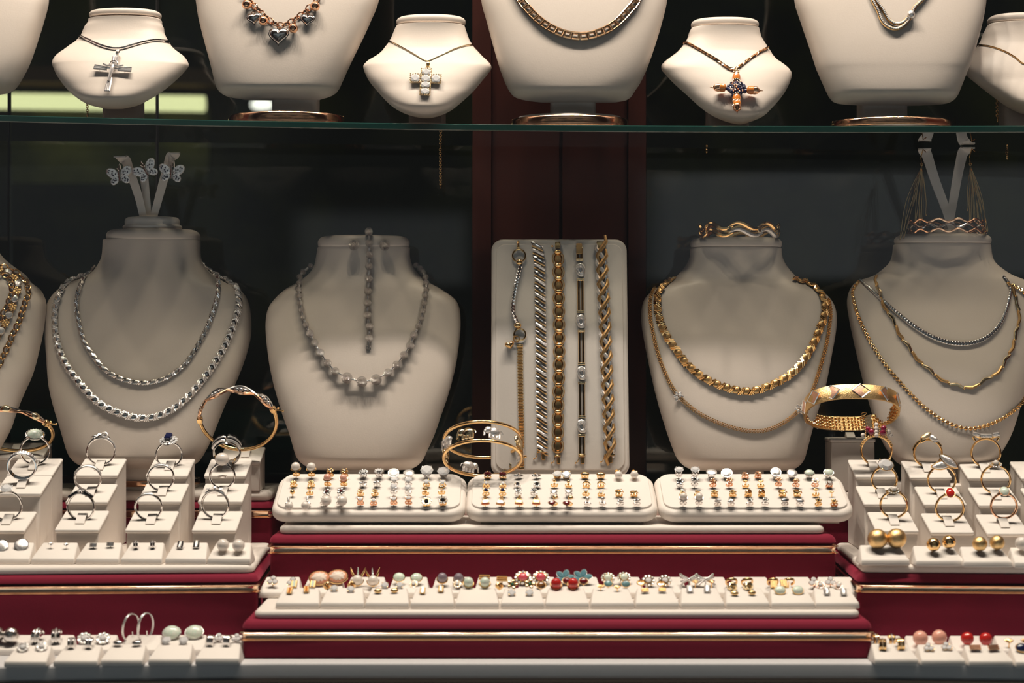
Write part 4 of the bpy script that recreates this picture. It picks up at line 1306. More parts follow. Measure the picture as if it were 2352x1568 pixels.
for nm, xl, xr, (ox, oy, sc), lab in trays:
    root, p0, n = tray(xl, xr, lab)
    for ri, row in enumerate(TD[nm]):
        for pi, (x1, y1, x2, y2, kind, metal, rmm, words) in enumerate(row):
            if kind is None: continue
            rj = 3 if (nm == 'middle' and ri == 2 and pi == 4) else ri
            rj = 2 if (nm == 'middle' and ri == 1 and pi == 4) else rj
            for side, (xx, yy) in enumerate(((x1, y1), (x2, y2))):
                px = ox + xx / sc; py = oy + yy / sc
                yb = rows_y[rj] + (1.5 if nm != 'first' else 0)
                base = on_plane(px, yb, p0, n)
                D = base.y - CY
                h = max(.003, (yb - py) * D / FPX / .93)
                lb = '%s, %s of pair, %s row, %s' % (words, ('left', 'right')[side], rown[rj], trayw[nm])
                earring(base, n, h, kind, metal, rmm / 1000 * 1.08, lb, 'pairs of earrings on the trays',
                        yaw=random.uniform(-14, 14), tilt=random.uniform(4, 26) if kind.split(':')[0] not in ('bag', 'heart', 'drop', 'bigpearl') else 20,
                        backm='gold' if words.endswith('gold back') else None)

# ---- earring cards
def card(xl, xr, y, z0, label, group, hb=.0115, hf=.0042, depth=.024, yaw=0):
    D = (CZ - z0) * FPX / (y - 784)
    yf = D + CY
    a = (xl - 1176) / FPX * D; b = (xr - 1176) / FPX * D
    w = b - a
    key = ('card', round(w, 3), hb)
    me = cached(key, lambda: MB().add(bevelled(wedge(w, depth, hf, hb, w * .80, .0008), .0009, 2)).mesh('earring_card', 'card', angle=70))
    o = put('earring_card', me, None, None, T((a + b) / 2, yf, z0 + .0001) @ R(yaw, 'Z'))
    tag(o, label, 'earring card', group)
    ang = math.atan2(hb - hf, depth)
    return Vector(((a + b) / 2, yf, z0 + hf)), Vector((0, -math.sin(ang), math.cos(ang)))
def card_pair(pn, pts, kind, metal, rmm, words, placew, group, h=.0032, tilt=30, hoff=6):
    p0, n = pn
    for side, (px, py) in enumerate(pts):
        yb = py + hoff
        base = on_plane(px, yb, p0, n)
        hh = max(.0022, (yb - py) * (base.y - CY) / FPX)
        earring(base, n, hh, kind, metal, rmm / 1000 * 1.15, '%s, %s of pair, %s' % (words, ('left', 'right')[side], placew),
                group, yaw=random.uniform(-8, 8), tilt=tilt, back=False)
ZC = .0327
cx13 = [632, 735, 838, 942, 1045, 1149, 1252, 1356, 1459, 1563, 1667, 1771, 1873]
G2 = 'earrings on the back middle cards'; G1 = 'earrings on the front middle cards'
ordn = ['first', 'second', 'third', 'fourth', 'fifth', 'sixth', 'seventh', 'eighth', 'ninth', 'tenth', 'eleventh', 'twelfth', 'thirteenth', 'fourteenth']
back_rows = []
zrow = ZC
backd = [((627, 1331), (672, 1334), 'threestone', 'gold', 3.6, 'clear three-stone gold earring'),
         ((734, 1325), (776, 1322), 'cameo', 'gold', 6.4, 'large pink cameo earring'),
         ((822, 1331), (857, 1332), 'spikes', 'gold', 3.3, 'pearl earring with three upright spikes'),
         ((917, 1324), (957, 1325), 'cab:opal', 'gold', 3.7, 'round pale opal gold earring'),
         ((1016, 1328), (1054, 1329), 'pearl:darkpearl', 'gold', 3.2, 'dark grey pearl cluster earring'),
         ((1113, 1324), (1153, 1327), 'bar', 'gold', 3.9, 'gold stepped square earring'),
         ((1201, 1324), (1242, 1324), 'cabhalo:pinkstone', 'gold', 5.4, 'pink oval stone earring in a halo'),
         ((1296, 1327), (1337, 1326), 'blueflower', 'gold', 6.4, 'large blue petal-stone earring'),
         ((1396, 1325), (1433, 1324), 'cabhalo:opal', 'gold', 4.4, 'small opal flower earring'),
         ((1489, 1331), (1527, 1331), 'halo', 'gold', 4.2, 'clear domed cluster earring'),
         ((1582, 1329), (1620, 1330), 'bow', 'silver', 5.6, 'sparkling silver bow earring'),
         ((1679, 1334), (1715, 1334), 'hoop', 'gold', 3.6, 'upright gold hoop with dark band'),
         ((1774, 1334), (1811, 1334), 'hoop', 'gold', 3.5, 'upright plain gold hoop'),
         ((1869, 1334), (1907, 1333), 'threestone', 'rosegold', 3.6, 'rose gold clear-stone flower earring')]
for i in range(14):
    x0 = 592 + i * 99.2
    back_rows.append(card(x0, x0 + 97, 1373.5, zrow, 'white card in the back row, under the %s pair' % backd[i][5], 'back row of white earring cards', hb=.0125))
for i, (a, b, kd, mt, rm, wd) in enumerate(backd):
    card_pair(back_rows[i], (a, b), kd, mt, rm, wd, 'back cards, lowest riser', G2, tilt=34, hoff=16)
front_rows = []
frontd = [
    [((676, 1341), (719, 1341), 'tablet:opal', 'gold', 2.8, 'gold bar earring with opal inlay'), ((666, 1356), (704, 1353), 'tablet:amber', 'gold', 2.5, 'small rectangular gold stud')],
    [((751, 1344), (808, 1343), 'knot', 'gold', 3.0, 'ornate gold knot earring'), ((768, 1350), (806, 1352), 'gem', 'gold', 2.4, 'gold cone stud')],
    [((884, 1343), (918, 1343), 'gem', 'gold', 2.4, 'clear stone earring in gold'), ((868, 1356), (906, 1355), 'oval', 'gold', 2.5, 'gold oval stone stud')],
    [((950, 1340), (1050, 1340), 'halo', 'gold', 2.9, 'gold clear cluster earring'), ((971, 1356), (1013, 1352), 'tablet', 'gold', 2.5, 'narrow stone-set gold bar')],
    [((1076, 1340), (1114, 1340), 'pearl:opal', 'gold', 3.1, 'pale green opal dome earring on post')],
    [((1177, 1341), (1217, 1340), 'flower:emerald', 'gold', 4.0, 'gold flower earring with green centre'), ((1175, 1360), (1216, 1360), 'square', 'gold', 2.2, 'tiny square gold stud')],
    [((1277, 1343), (1316, 1343), 'pearl:redcoral', 'gold', 3.3, 'red coral dome earring in gold'), ((1302, 1333), (1340, 1334), 'cab:garnet', 'gold', 2.8, 'dark red oval earring in gold')],
    [((1397, 1340), (1437, 1341), 'cab:aqua', 'gold', 2.8, 'pale blue stone earring in gold'), ((1379, 1350), (1418, 1352), 'fan', 'gold', 3.2, 'gold fan-shaped earring')],
    [((1474, 1338), (1520, 1340), 'twist', 'gold', 3.2, 'open gold oval earring'), ((1481, 1355), (1521, 1354), 'bar', 'satingold', 2.6, 'ridged gold block stud')],
    [((1597, 1339), (1634, 1339), 'fan', 'gold', 3.0, 'gold ribbed shell earring'), ((1584, 1352), (1624, 1352), 'tablet', 'silver', 2.8, 'long silver stone-set stud')],
    [((1681, 1347), (1718, 1346), 'knot', 'palegold', 3.8, 'wide gold flower-edged earring'), ((1687, 1361), (1727, 1360), 'oval', 'gold', 2.5, 'small oval gold button stud')],
    [((1777, 1342), (1800, 1340), 'tablet:gold', 'gold', 3.2, 'flat square gold plate earring'), ((1791, 1355), (1832, 1355), 'cab:opal', 'gold', 3.5, 'oval pale opal stud in gold rim')],
    [((1884, 1342), (1925, 1344), 'halo', 'rosegold', 3.0, 'rose gold cluster earring'), ((1898, 1358), (1937, 1359), 'tablet', 'silver', 2.7, 'long clear three-stone stud')]]
for i, x0 in enumerate(cx13):
    front_rows.append(card(x0, x0 + 102, 1398, ZC, 'white card in the front row, holding the %s pair' % frontd[i][-1][5], 'front row of white earring cards'))
for i, prs in enumerate(frontd):
    for (a, b, kd, mt, rm, wd) in prs:
        card_pair(front_rows[i], (a, b), kd, mt, rm * 1.0, wd, 'front cards, lowest riser', G1, tilt=30, hoff=7)
# gold oval and tiger eye cuffs at the ends of one card
for (px, py, kd, wd) in ((1147, 1345, 'knot', 'plump gold rope earring beside the green flower earrings'), (1243, 1344, 'cab:tigereye', 'brown tiger eye earring between green flower and red coral earrings')):
    base = on_plane(px, py + 7, *front_rows[5])
    earring(base, front_rows[5][1], .0024, kd, 'gold', .0034, wd, G1, tilt=30, back=False)

# cards on the silver side riser
ZL = ZP + .0001
lx = [(-28, 68), (70, 171), (173, 273), (275, 373), (378, 474), (476, 575)]
lpairs = [((4, 1252), (50, 1250), 'disc', 'silver', 4.4, 'round silver mesh stud'), ((117, 1252), (153, 1253), 'fan', 'silver', 2.6, 'small silver shell stud'),
          ((215, 1251), (254, 1249), 'bar', 'silver', 2.7, 'square ridged silver stud'), ((313, 1250), (352, 1249), 'huggie:pave', 'silver', 2.3, 'narrow silver huggie earring'),
          ((415, 1250), (452, 1249), 'tablet', 'silver', 2.9, 'flat silver stone-set stud'), ((514, 1254), (550, 1255), 'ball', 'pearl', 4.0, 'round cream pearl earring with silver top')]
for i, (a, b) in enumerate(lx):
    c = card(a, b, 1296, ZL, 'white earring card holding %s, below silver ring stands' % ['mesh discs', 'shell studs', 'square ridged studs', 'narrow huggies', 'flat stone-set studs', 'two cream pearls'][i], 'white cards below the silver rings', hb=.0135, depth=.0225)
    p = lpairs[i]
    card_pair(c, (p[0], p[1]), p[2], p[3], p[4], p[5], 'card below silver rings', 'earrings below the silver rings', tilt=32, hoff=8 if i < 5 else 10)
rx_ = [(1978, 2091), (2103, 2216), (2213, 2327), (2330, 2440)]
rpairs = [((2013, 1245), (2056, 1244), 'ball', 'brushedgold', 6.4, 'very large brushed gold ball earring'), ((2141, 1255), (2177, 1249), 'ball', 'gold', 4.4, 'polished gold ball earring'),
          ((2247, 1254), (2287, 1251), 'ball', 'brushedgold', 4.7, 'medium brushed gold ball earring'), ((2344, 1252), (2384, 1252), 'ball', 'pearl', 4.2, 'round pearl earring at the picture edge')]
for i, (a, b) in enumerate(rx_):
    c = card(a, b, 1299 + i * 2, ZL, 'white earring card holding %s, below gold ring stands' % ['the largest gold balls', 'polished gold balls', 'medium brushed gold balls', 'round pearls'][i], 'white cards below the gold rings', hb=.0125, depth=.0225)
    p = rpairs[i]
    card_pair(c, (p[0], p[1]), p[2], p[3], p[4], p[5], 'card below gold rings', 'earrings below the gold rings', tilt=20, hoff=14)
# cards standing on the window floor
bl = [(8, 107, 1533), (121, 224, 1531.5), (229, 328, 1529.5), (339, 437, 1528), (447, 550, 1526.5)]
blf = [((53, 1485), (96, 1483), 'halo', 'silver', 3.6, 'clear round cluster earring'), ((165, 1477), (207, 1477), 'huggie:pave', 'silver', 3.0, 'thick stone-set silver huggie'), ((271, 1475), (315, 1475), 'oval', 'silver', 3.0, 'plain silver square stud'),
       ((382, 1469), (422, 1469), 'gem', 'silver', 2.8, 'round clear claw-set stud'), ((485, 1471), (523, 1471), 'huggie', 'silver', 3.0, 'shiny silver striped huggie')]
blb = [((-4, 1462), (29, 1464), 'ball', 'hammered', 5.0, 'large glittering grey dome earring'), ((88, 1461), (131, 1461), 'huggie:pave', 'silver', 4.2, 'wide silver huggie with square stones'), ((194, 1464), (237, 1464), 'halo', 'silver', 4.4, 'round silver coil earring'),
       ((305, 1450), (338, 1448), 'longhoop', 'silver', 7.4, 'tall thin silver hoop'), ((395, 1452), (447, 1451), 'cab:opal', 'silver', 5.6, 'large flat pale green opal earring'), ((502, 1462), (543, 1463), 'threestone', 'silver', 3.2, 'silver clear-stone stud behind striped huggies')]
bbx = [(-20, 72), (66, 160), (166, 262), (268, 366), (372, 470), (474, 552)]
for i, (a, b) in enumerate(bbx):
    c = card(a, b, 1505, 0.0001, 'white earring card behind, under %s, on the window floor' % ['the glittering grey domes', 'the square-stone huggies', 'the silver coil earrings', 'the tall thin hoops', 'the flat opal earrings', 'the striped huggies'][i], 'back row of floor cards', hb=.0105)
    p = blb[i]
    card_pair(c, (p[0], p[1]), p[2], p[3], p[4], p[5], 'back row on the window floor', 'earrings on the window floor', tilt=30, hoff=12)
for i, (a, b, y) in enumerate(bl):
    c = card(a, b, y, 0.0001, 'white earring card on the window floor holding %s' % ['clear round clusters', 'stone-set huggies', 'plain silver studs', 'claw-set clear studs', 'striped silver huggies'][i], 'front row of floor cards', hb=.0108)
    p = blf[i]
    card_pair(c, (p[0], p[1]), p[2], p[3], p[4], p[5], 'front row on the window floor', 'earrings on the window floor', tilt=28, hoff=9)
br = [(2010, 2110, 1528), (2116, 2219, 1530), (2225, 2330, 1532), (2334, 2436, 1534)]
brf = [((2026, 1480), (2066, 1479), 'huggie:pavegold', 'gold', 3.2, 'gold and stone striped huggie'), ((2133, 1485), (2174, 1483), 'threestone', 'gold', 3.4, 'gold earring with slanted clear stones'), ((2239, 1486), (2281, 1486), 'bar', 'rosegold', 3.7, 'three-colour ridged gold stud'), ((2346, 1487), (2386, 1487), 'cab:sapphire', 'gold', 3.6, 'dark blue oval stud in gold')]
brb = [((2010, 1468), (2047, 1469), 'huggie:pave', 'gold', 3.0, 'gold stone-set half hoop'), ((2112, 1470), (2154, 1468), 'ball', 'palecoral', 4.6, 'large pink coral button earring'), ((2219, 1470), (2261, 1471), 'ball', 'redcoral', 4.0, 'round deep red coral earring'), ((2317, 1476), (2356, 1476), 'fan', 'darkgold', 4.2, 'gold shell-shaped earring with ridges')]
brx = [(2008, 2092), (2088, 2186), (2192, 2290), (2296, 2394)]
for i, (a, b) in enumerate(brx):
    c = card(a, b, 1507, 0.0001, 'white earring card behind, under %s, on the window floor' % ['the gold half hoops', 'the pink coral buttons', 'the red coral balls', 'the ridged gold shells'][i], 'back row of floor cards', hb=.0105)
    p = brb[i]
    card_pair(c, (p[0], p[1]), p[2], p[3], p[4], p[5], 'back row on the window floor', 'earrings on the window floor', tilt=30, hoff=12)
for i, (a, b, y) in enumerate(br):
    c = card(a, b, y, 0.0001, 'white earring card on the window floor holding %s' % ['striped gold huggies', 'slanted clear-stone earrings', 'three-colour ridged studs', 'dark blue oval studs'][i], 'front row of floor cards', hb=.0108)
    p = brf[i]
    card_pair(c, (p[0], p[1]), p[2], p[3], p[4], p[5], 'front row on the window floor', 'earrings on the window floor', tilt=28, hoff=9)
# ================================================================== bracelet board
bz0 = P(0, 1093, .0665); bz1 = P(0, 548, .1000)
up = (Vector((0, bz1.y, bz1.z)) - Vector((0, bz0.y, bz0.z)))
BL = up.length; up = up.normalized()
bn = Vector((1, 0, 0)).cross(up)
if bn.y > 0: bn = -bn
bx = Vector((up.cross(bn)))
bc = P(1287, 1093, .0665)
bw_ = px2m(319, .0665)
BM = basis(bx, up, bn, bc)
board = empty('bracelet_board', BM, 'upright white padded board with rounded corners holding five bracelets', 'display board')
MB().add(slab(bw_, BL, .009, .0095, .003, n=8), T(0, BL / 2, -.009)).obj('padded_board', 'pad', board)
MB().add(slab(bw_ * .93, BL * .95, .0016, .008, .0005, n=8), T(0, BL / 2, -.0006)).obj('raised_inset', 'pad', board)
inv = BM.inverted()
e0 = inv @ Vector((bc.x, .075, ZR + .0003))
MB().add(bevelled(box(bc.x - .04, .074, ZR + .0004, bc.x + .04, .092, ZR + .018), .001, 1), inv).obj('easel_foot', 'pad', board)
def BP(px, py, off=0.0):
    return on_plane(px, py, bc + bn * .001, bn) + bn * off
def bframe(px, py, off=0.0, rot=0):
    return basis(bx, up, bn, BP(px, py, off)) @ R(rot, 'Z')
def broot(px, py, label):
    return empty('bracelet', Matrix.Translation(BP(px, py)), label, 'bracelet', 'bracelets on the upright board')
def bpath(pts, off, n=10):
    return [(BP(x, y, off), bn) for x, y in catmull(pts, n)]
MM = .000355      # metres per picture pixel at the board
def wput(name, mb, m, root, mx=None, flat=False):
    """mesh given in its own frame mx (world)"""
    inv = root.matrix_basis.inverted()
    return mb.obj(name, m, root, inv @ mx if mx is not None else inv, flat=flat)
# -- A: cable and mesh bracelet with a heart
r = broot(1192, 800, 'slim gold and silver bracelet of twisted cable and gold mesh with hanging heart')
pth = bpath([(1196, 609), (1189, 638), (1182, 672), (1178, 705), (1181, 727), (1188, 742)], .0022)
fr = resample(pth, .0007)
m = MB()
rad = .0016
for a0 in (0, 120, 240):
    m.add(tube([q[0] + (q[2] * math.cos(math.radians(a0) + i * .55) + q[2].cross(q[1]) * math.sin(math.radians(a0) + i * .55)) * rad * .5 for i, q in enumerate(fr)], rad * .62, 6))
wput('twisted_cable', m, 'silver', r)
for cx, cy, rp in ((1192, 588, 15), (1194, 769, 13.5)):
    wput('ring_link', MB().add(tor(rp * MM, .0007, 26, 8)), 'gold', r, bframe(cx, cy, .0014))
for cx, cy, rx2, ry2 in ((1193, 603, 8, 7), (1189, 748, 9, 7)):
    wput('end_cap', MB().add(sph(14, 9), S(rx2 * MM, ry2 * MM, .0022)), 'gold', r, bframe(cx, cy, .0020))
wput('hook', MB().add(tube([(0, .003, .0004), (.0002, .0015, .0016), (0, -.002, .0014)], .0009, 7)).add(box(-.0012, -.003, .0006, .0012, -.001, .0016)), 'gold', r, bframe(1190, 562, 0))
wput('heart_charm', MB().add(puff(hearto(11 * MM), .0030)), 'gold', r, bframe(1171, 795, .0028, 15))
wput('small_link', MB().add(tor(7 * MM, .0005, 18, 6)), 'gold', r, bframe(1186, 779, .002))
m = MB()
mp = resample(bpath([(1194, 798), (1195, 900), (1197, 1000), (1197, 1070)], .0010), .00125)
for i, q in enumerate(mp):
    for j in range(5):
        u = (j - 2 + (.5 if i % 2 else 0)) * .00085
        c = q[0] + q[2].cross(q[1]) * u
        m.add(sph(6, 4), Matrix.Translation(c) @ S(.0006, .0006, .0007))
wput('mesh_band', m, 'gold', r)
for cx, cy in ((1194, 795), (1197, 1075)):
    wput('end_bar', MB().add(bevelled(box(-.0026, -.0010, 0, .0026, .0010, .0022), .0003, 1)), 'gold', r, bframe(cx, cy, 0))
# -- B: broad diagonal rope bracelet
r = broot(1242, 800, 'broad bracelet of diagonal silver stone ridges between thin gold strips')
fr = resample(bpath([(1233, 563), (1239, 613), (1241, 705), (1243, 816), (1244, 927), (1246, 1031)], .0012), 0, 27)
def ridge(w, rr_, hh): return lambda: tube([(-w * .62, -w * 1.0, 0), (-w * .4, -w * .55, hh), (0, 0, hh * 1.3), (w * .4, w * .55, hh), (w * .62, w * 1.0, 0)], rr_, 7)
ms = mesh_of('ridge_s', ridge(.0042, .0013, .0008), 'pave'); ms2 = mesh_of('ridge_s2', ridge(.0042, .0010, .0009), 'silver'); mg = mesh_of('ridge_g', ridge(.0042, .0007, .0004), 'satingold')
for i, q in enumerate(fr):
    M_ = r.matrix_basis.inverted() @ frame_mx(q)
    put('silver_ridge', ms if i % 2 else ms2, None, r, M_)
    put('gold_ridge', mg, None, r, M_ @ T(.0030, 0, -.0002))
def endclasp(r, cx, cy, w, m1='gold', m2='darkgold', lean=0):
    wput('end_bar', MB().add(bevelled(box(-w, -.0008, 0, w, .0008, .0026), .0003, 1)), m1, r, bframe(cx, cy, 0))
    wput('clasp_tongue', MB().add(bevelled(box(-.0014, -.0055, 0, .0014, 0, .0016), .0003, 1)), m2, r, bframe(cx + 2, cy + 3, 0))
    wput('safety_catch', MB().add(tube([(-w, 0, .001), (-w - .0004, -.003, .0016), (-w - .0016, -.0052, .0014), (-w - .0026, -.0056, .001)], .0004, 6)).add(sph(8, 6), T(-w - .0028, -.0056, .001) @ S(.0008)), m1, r, bframe(cx, cy, 0))
endclasp(r, 1246, 1038, .0042)
# -- C: oval links
r = broot(1283, 800, 'gold bracelet of fifteen oval stone-set links with shiny domes between')
fr = resample(bpath([(1281, 580), (1282, 596), (1283, 657), (1284, 750), (1284, 842), (1282, 938), (1281, 1040)], .0014), 0, 15)
mo = mesh_of('ovallink', lambda: tor(.0052, 1, 26, 8, ry=.0039, sec=(.0012, .0010)), 'darkgold')
mo2 = mesh_of('ovalpave', lambda: (lambda b: (b.v, b.f))(MB().add(tor(.0050, .0007, 12, 6, ry=.0038, a0=-50, a1=50), T(0, 0, .0009) @ R(90, 'Z') @ S(.78, 1.28, 1)).add(tor(.0050, .0007, 12, 6, ry=.0038, a0=130, a1=230), T(0, 0, .0009) @ R(90, 'Z') @ S(.78, 1.28, 1))), 'pavegold')
md = mesh_of('linkdome', lambda: (lambda b: (b.v, b.f))(MB().add(sph(14, 9), S(.0018, .0030, .0018))), 'gold')
mbk = mesh_of('linkback', lambda: (lambda b: (b.v, b.f))(MB().add(puff(oval(.0044, .0032, 18), .0004))), 'darkgold')
for i in range(15):
    q = [fr[i][0].lerp(fr[i + 1][0], .5), fr[i][1], fr[i][2]]
    M_ = r.matrix_basis.inverted() @ frame_mx(q)
    o = put('oval_link', mo, None, r, M_); put('stone_row', mo2, None, o); put('backing', mbk, None, o, T(0, 0, -.0008))
    put('dome_link', md, None, r, r.matrix_basis.inverted() @ frame_mx(fr[i]) @ T(0, 0, .0006))
endclasp(r, 1281, 1047, .0022)
wput('top_clasp', MB().add(bevelled(box(-.0022, -.002, 0, .0022, .0035, .0026), .0006, 2)).add(sph(8, 6), T(-.0045, 0, .001) @ S(.001)), 'gold', r, bframe(1281, 566, 0))
# -- D: swirl knots joined by double bars
r = broot(1335, 800, 'gold double-bar bracelet with four silver swirl knots')
for cx, cy in ((1333, 620), (1334, 738), (1336, 857), (1336, 979)):
    pts_ = [(.0034 * math.cos(a) * (1 - a / 16), .0052 * math.sin(a) * (1 - a / 16), .0012 + .0002 * a) for a in [k * .45 for k in range(21)]]
    wput('swirl_knot', MB().add(tube(pts_, .0011, 7)).add(puff(oval(.0040, .0060, 22), .0014), T(0, 0, .0004)), 'pave', r, bframe(cx, cy, .0006, 12))
for xa, ya, yb_ in ((1333, 643, 718), (1335, 761, 837), (1336, 880, 958), (1336, 1000, 1045), (1331, 568, 598)):
    L_ = (yb_ - ya) * MM
    for sx in (-.0016, .0016):
        wput('gold_bar', MB().add(tube([(sx, 0, .0012), (sx, -L_, .0012)], .0010, 8)), 'gold', r, bframe(xa, ya, 0))
        for yy in (0, -.0035, -L_):
            pass
    wput('bar_collar', MB().add(bevelled(box(-.0030, -.0010, 0, .0030, .0010, .0024), .0004, 1)).add(bevelled(box(-.0030, -L_ - .001, 0, .0030, -L_ + .001, .0024), .0004, 1)), 'palegold', r, bframe(xa, ya, 0))
wput('top_clasp', MB().add(bevelled(box(-.0024, -.006, 0, .0024, .003, .0026), .0006, 2)), 'satingold', r, bframe(1330, 568, 0))
endclasp(r, 1336, 1047, .0022, m2='darkgold')
# -- E: curb links, satin gold and silver alternating
r = broot(1391, 800, 'curb-link bracelet alternating wavy satin gold and silver stone links')
fr = resample(bpath([(1381, 572), (1383, 631), (1387, 705), (1390, 779), (1393, 853), (1396, 927), (1399, 1001), (1401, 1036)], .0016), 0, 14)
L0 = (fr[1][0] - fr[0][0]).length
def slink(sg): return lambda: tube([(-L0 * .95, sg * .0034, -.0004), (-L0 * .5, sg * .0040, .0006), (0, 0, .0018), (L0 * .5, -sg * .0036, .0006), (L0 * .95, -sg * .0020, -.0006)], [.0011, .0017, .0019, .0017, .0011], 8)
m1 = mesh_of('sl1', slink(1), 'satingold'); m2_ = mesh_of('sl2', slink(-1), 'pave')
for i, q in enumerate(fr):
    M_ = r.matrix_basis.inverted() @ frame_mx(q)
    put('gold_link', m1, None, r, M_)
    if i < 14: put('silver_link', m2_, None, r, M_ @ T(L0 * .5, 0, -.0006))
endclasp(r, 1400, 1045, .0042)
wput('top_clasp', MB().add(bevelled(box(-.0040, -.002, 0, .0036, .004, .0022), .0005, 2)), 'gold', r, bframe(1381, 566, 0))

# ================================================================== bangles
def tilted(phi, c, roll=0):
    """frame of a ring leaning back: local Y points up and towards the lens, Z is the axis"""
    f = math.radians(phi)
    return basis((1, 0, 0), (0, -math.cos(f), math.sin(f)), (0, -math.sin(f), -math.cos(f)), c) @ R(roll, 'Z')
def ringpt(Rx, a, ry=None, z=0):
    a = math.radians(a); ry = Rx if ry is None else ry
    return Vector((Rx * math.cos(a), ry * math.sin(a), z))
def bead_bangle(cx, cy, rpx, phi, yy, label, roll=0, plain=False):
    c = P(cx, cy, yy); Rr = px2m(rpx, yy)
    root = empty('bangle', tilted(phi, c, roll), label, 'bangle', 'bangles shown on white clips')
    MB().add(tube([ringpt(Rr, a) for a in range(150 + 30, 382, 6)], .0016, 10)).obj('gold_half', 'gold', root)
    m = MB()
    for a in (180, 380):
        m.add(bevelled(box(-.0024, -.0022, -.0022, .0024, .0022, .0022), .0005, 1), Matrix.Translation(ringpt(Rr, a)) @ R(a + 90, 'Z'))
    m.add(sph(8, 6), Matrix.Translation(ringpt(Rr + .0045, 20)) @ S(.0010)).add(sph(8, 6), Matrix.Translation(ringpt(Rr + .0070, 14)) @ S(.0010)).add(tube([ringpt(Rr, 20), ringpt(Rr + .0070, 14)], .0005, 6))
    m.obj('hinge', 'gold', root)
    n = 4
    for k in range(n):
        a0 = 20 + k * 40; a1 = a0 + 40
        st = 10
        for sg, mm in ((-1, 'silver'), (1, 'silver')):
            pth = []
            for j in range(st + 1):
                a = a0 + (a1 - a0) * j / st
                w = .0042 * math.sin(PI * j / st) ** 1.2 if not plain else .0016 * math.sin(PI * j / st)
                pth.append(ringpt(Rr, a, z=sg * w))
            MB().add(tube(pth, .0012, 7)).obj('side_strand', 'silver' if sg < 0 else 'rosegold', root)
        for j in (-1, 0, 1):
            if plain and j: continue
            rb = .0017 if not plain else .0030
            MB().add(sph(12, 8), Matrix.Translation(ringpt(Rr + .0004, (a0 + a1) / 2 + j * 6.2)) @ R((a0 + a1) / 2, 'Z') @ S(rb * .9, rb if not plain else .0042, rb)).obj('bead', 'silver' if not plain else 'palegold', root)
    return root
bead_bangle(547, 964, 88, 54, .0680, 'upright silver and gold bangle with clusters of three beads, behind the silver rings')
bead_bangle(22, 988, 97, 33, .0660, 'silver and gold bangle with smooth oval beads, cut off by the picture edge', plain=True)
ring_block(502, 598, 1060, .0868, 'white stand holding the bead-cluster bangle', zb=ZR, group='bangle stands', depth=.030, tabs=(.0035,))
ring_block(-20, 98, 1050, .0880, 'white stand holding the bangle with smooth oval beads', zb=ZR, group='bangle stands', depth=.030, tabs=(-.004,))
ring_block(1907, 2012, 1008, .0880, 'tall white stand holding the wide woven gold bracelet', zb=ZR, flat=True, group='bangle stands', depth=.026, tabs=(0,))

# elephants
def elephant(mname, key):
    def b():
        m = MB()
        m.add(sph(14, 9), S(.0046, .0034, .0022)).add(sph(12, 8), T(-.0046, .0006, .0004) @ S(.0025, .0026, .0020))
        m.add(sph(10, 7), T(-.0036, .0010, .0016) @ S(.0012, .0018, .0006))
        m.add(tube([(-.0062, .0002, .0006), (-.0072, -.0016, .0006), (-.0070, -.0032, .0006), (-.0078, -.0040, .0008)], [.0011, .0009, .0007, .0005], 7))
        for x in (-.0030, -.0006, .0020, .0038): m.add(tube([(x, -.0014, 0), (x, -.0048, .0002)], [.0012, .0011], 7))
        m.add(tube([(.0044, .0010, 0), (.0058, .0002, 0), (.0062, -.0016, 0)], .0004, 5))
        return m.mesh(key, mname)
    return cached(key, b)
c = P(1109, 1010, .052); Rr = px2m(89, .052)
# upper ring centre at the rear end of the band
EB = empty('bangle', tilted(31, c), 'gold bangle with gold and silver elephants between two rails, behind the trays', 'bangle', 'bangles shown on white clips')
hb_ = .0165
for z in (0, hb_):
    MB().add(tor(Rr, .0014, 72, 10), T(0, 0, z)).obj('gold_rail', 'gold', EB)
for i, (a, kk) in enumerate(((152, 1), (112, 0), (72, 1), (22, 0), (-20, 1), (-62, 0), (-112, 1), (-165, 0))):
    a_ = math.radians(a)
    M_ = Matrix.Translation(ringpt(Rr, a, z=hb_ * .5)) @ basis((-math.sin(a_) * -1, math.cos(a_) * -1, 0), (0, 0, -1), (math.cos(a_), math.sin(a_), 0)) @ S(1.15, 1.15, 1.0)
    put('elephant_charm', elephant('pave' if kk else 'palegold', 'ele%d' % kk), None, EB, M_)
MB().add(bevelled(box(-.0012, -.0016, -.001, .0012, .0016, hb_ + .001), .0004, 1), Matrix.Translation(ringpt(Rr, 2))).add(sph(8, 6), Matrix.Translation(ringpt(Rr + .003, 0, z=hb_ * .9)) @ S(.0012)).obj('hinge', 'gold', EB)

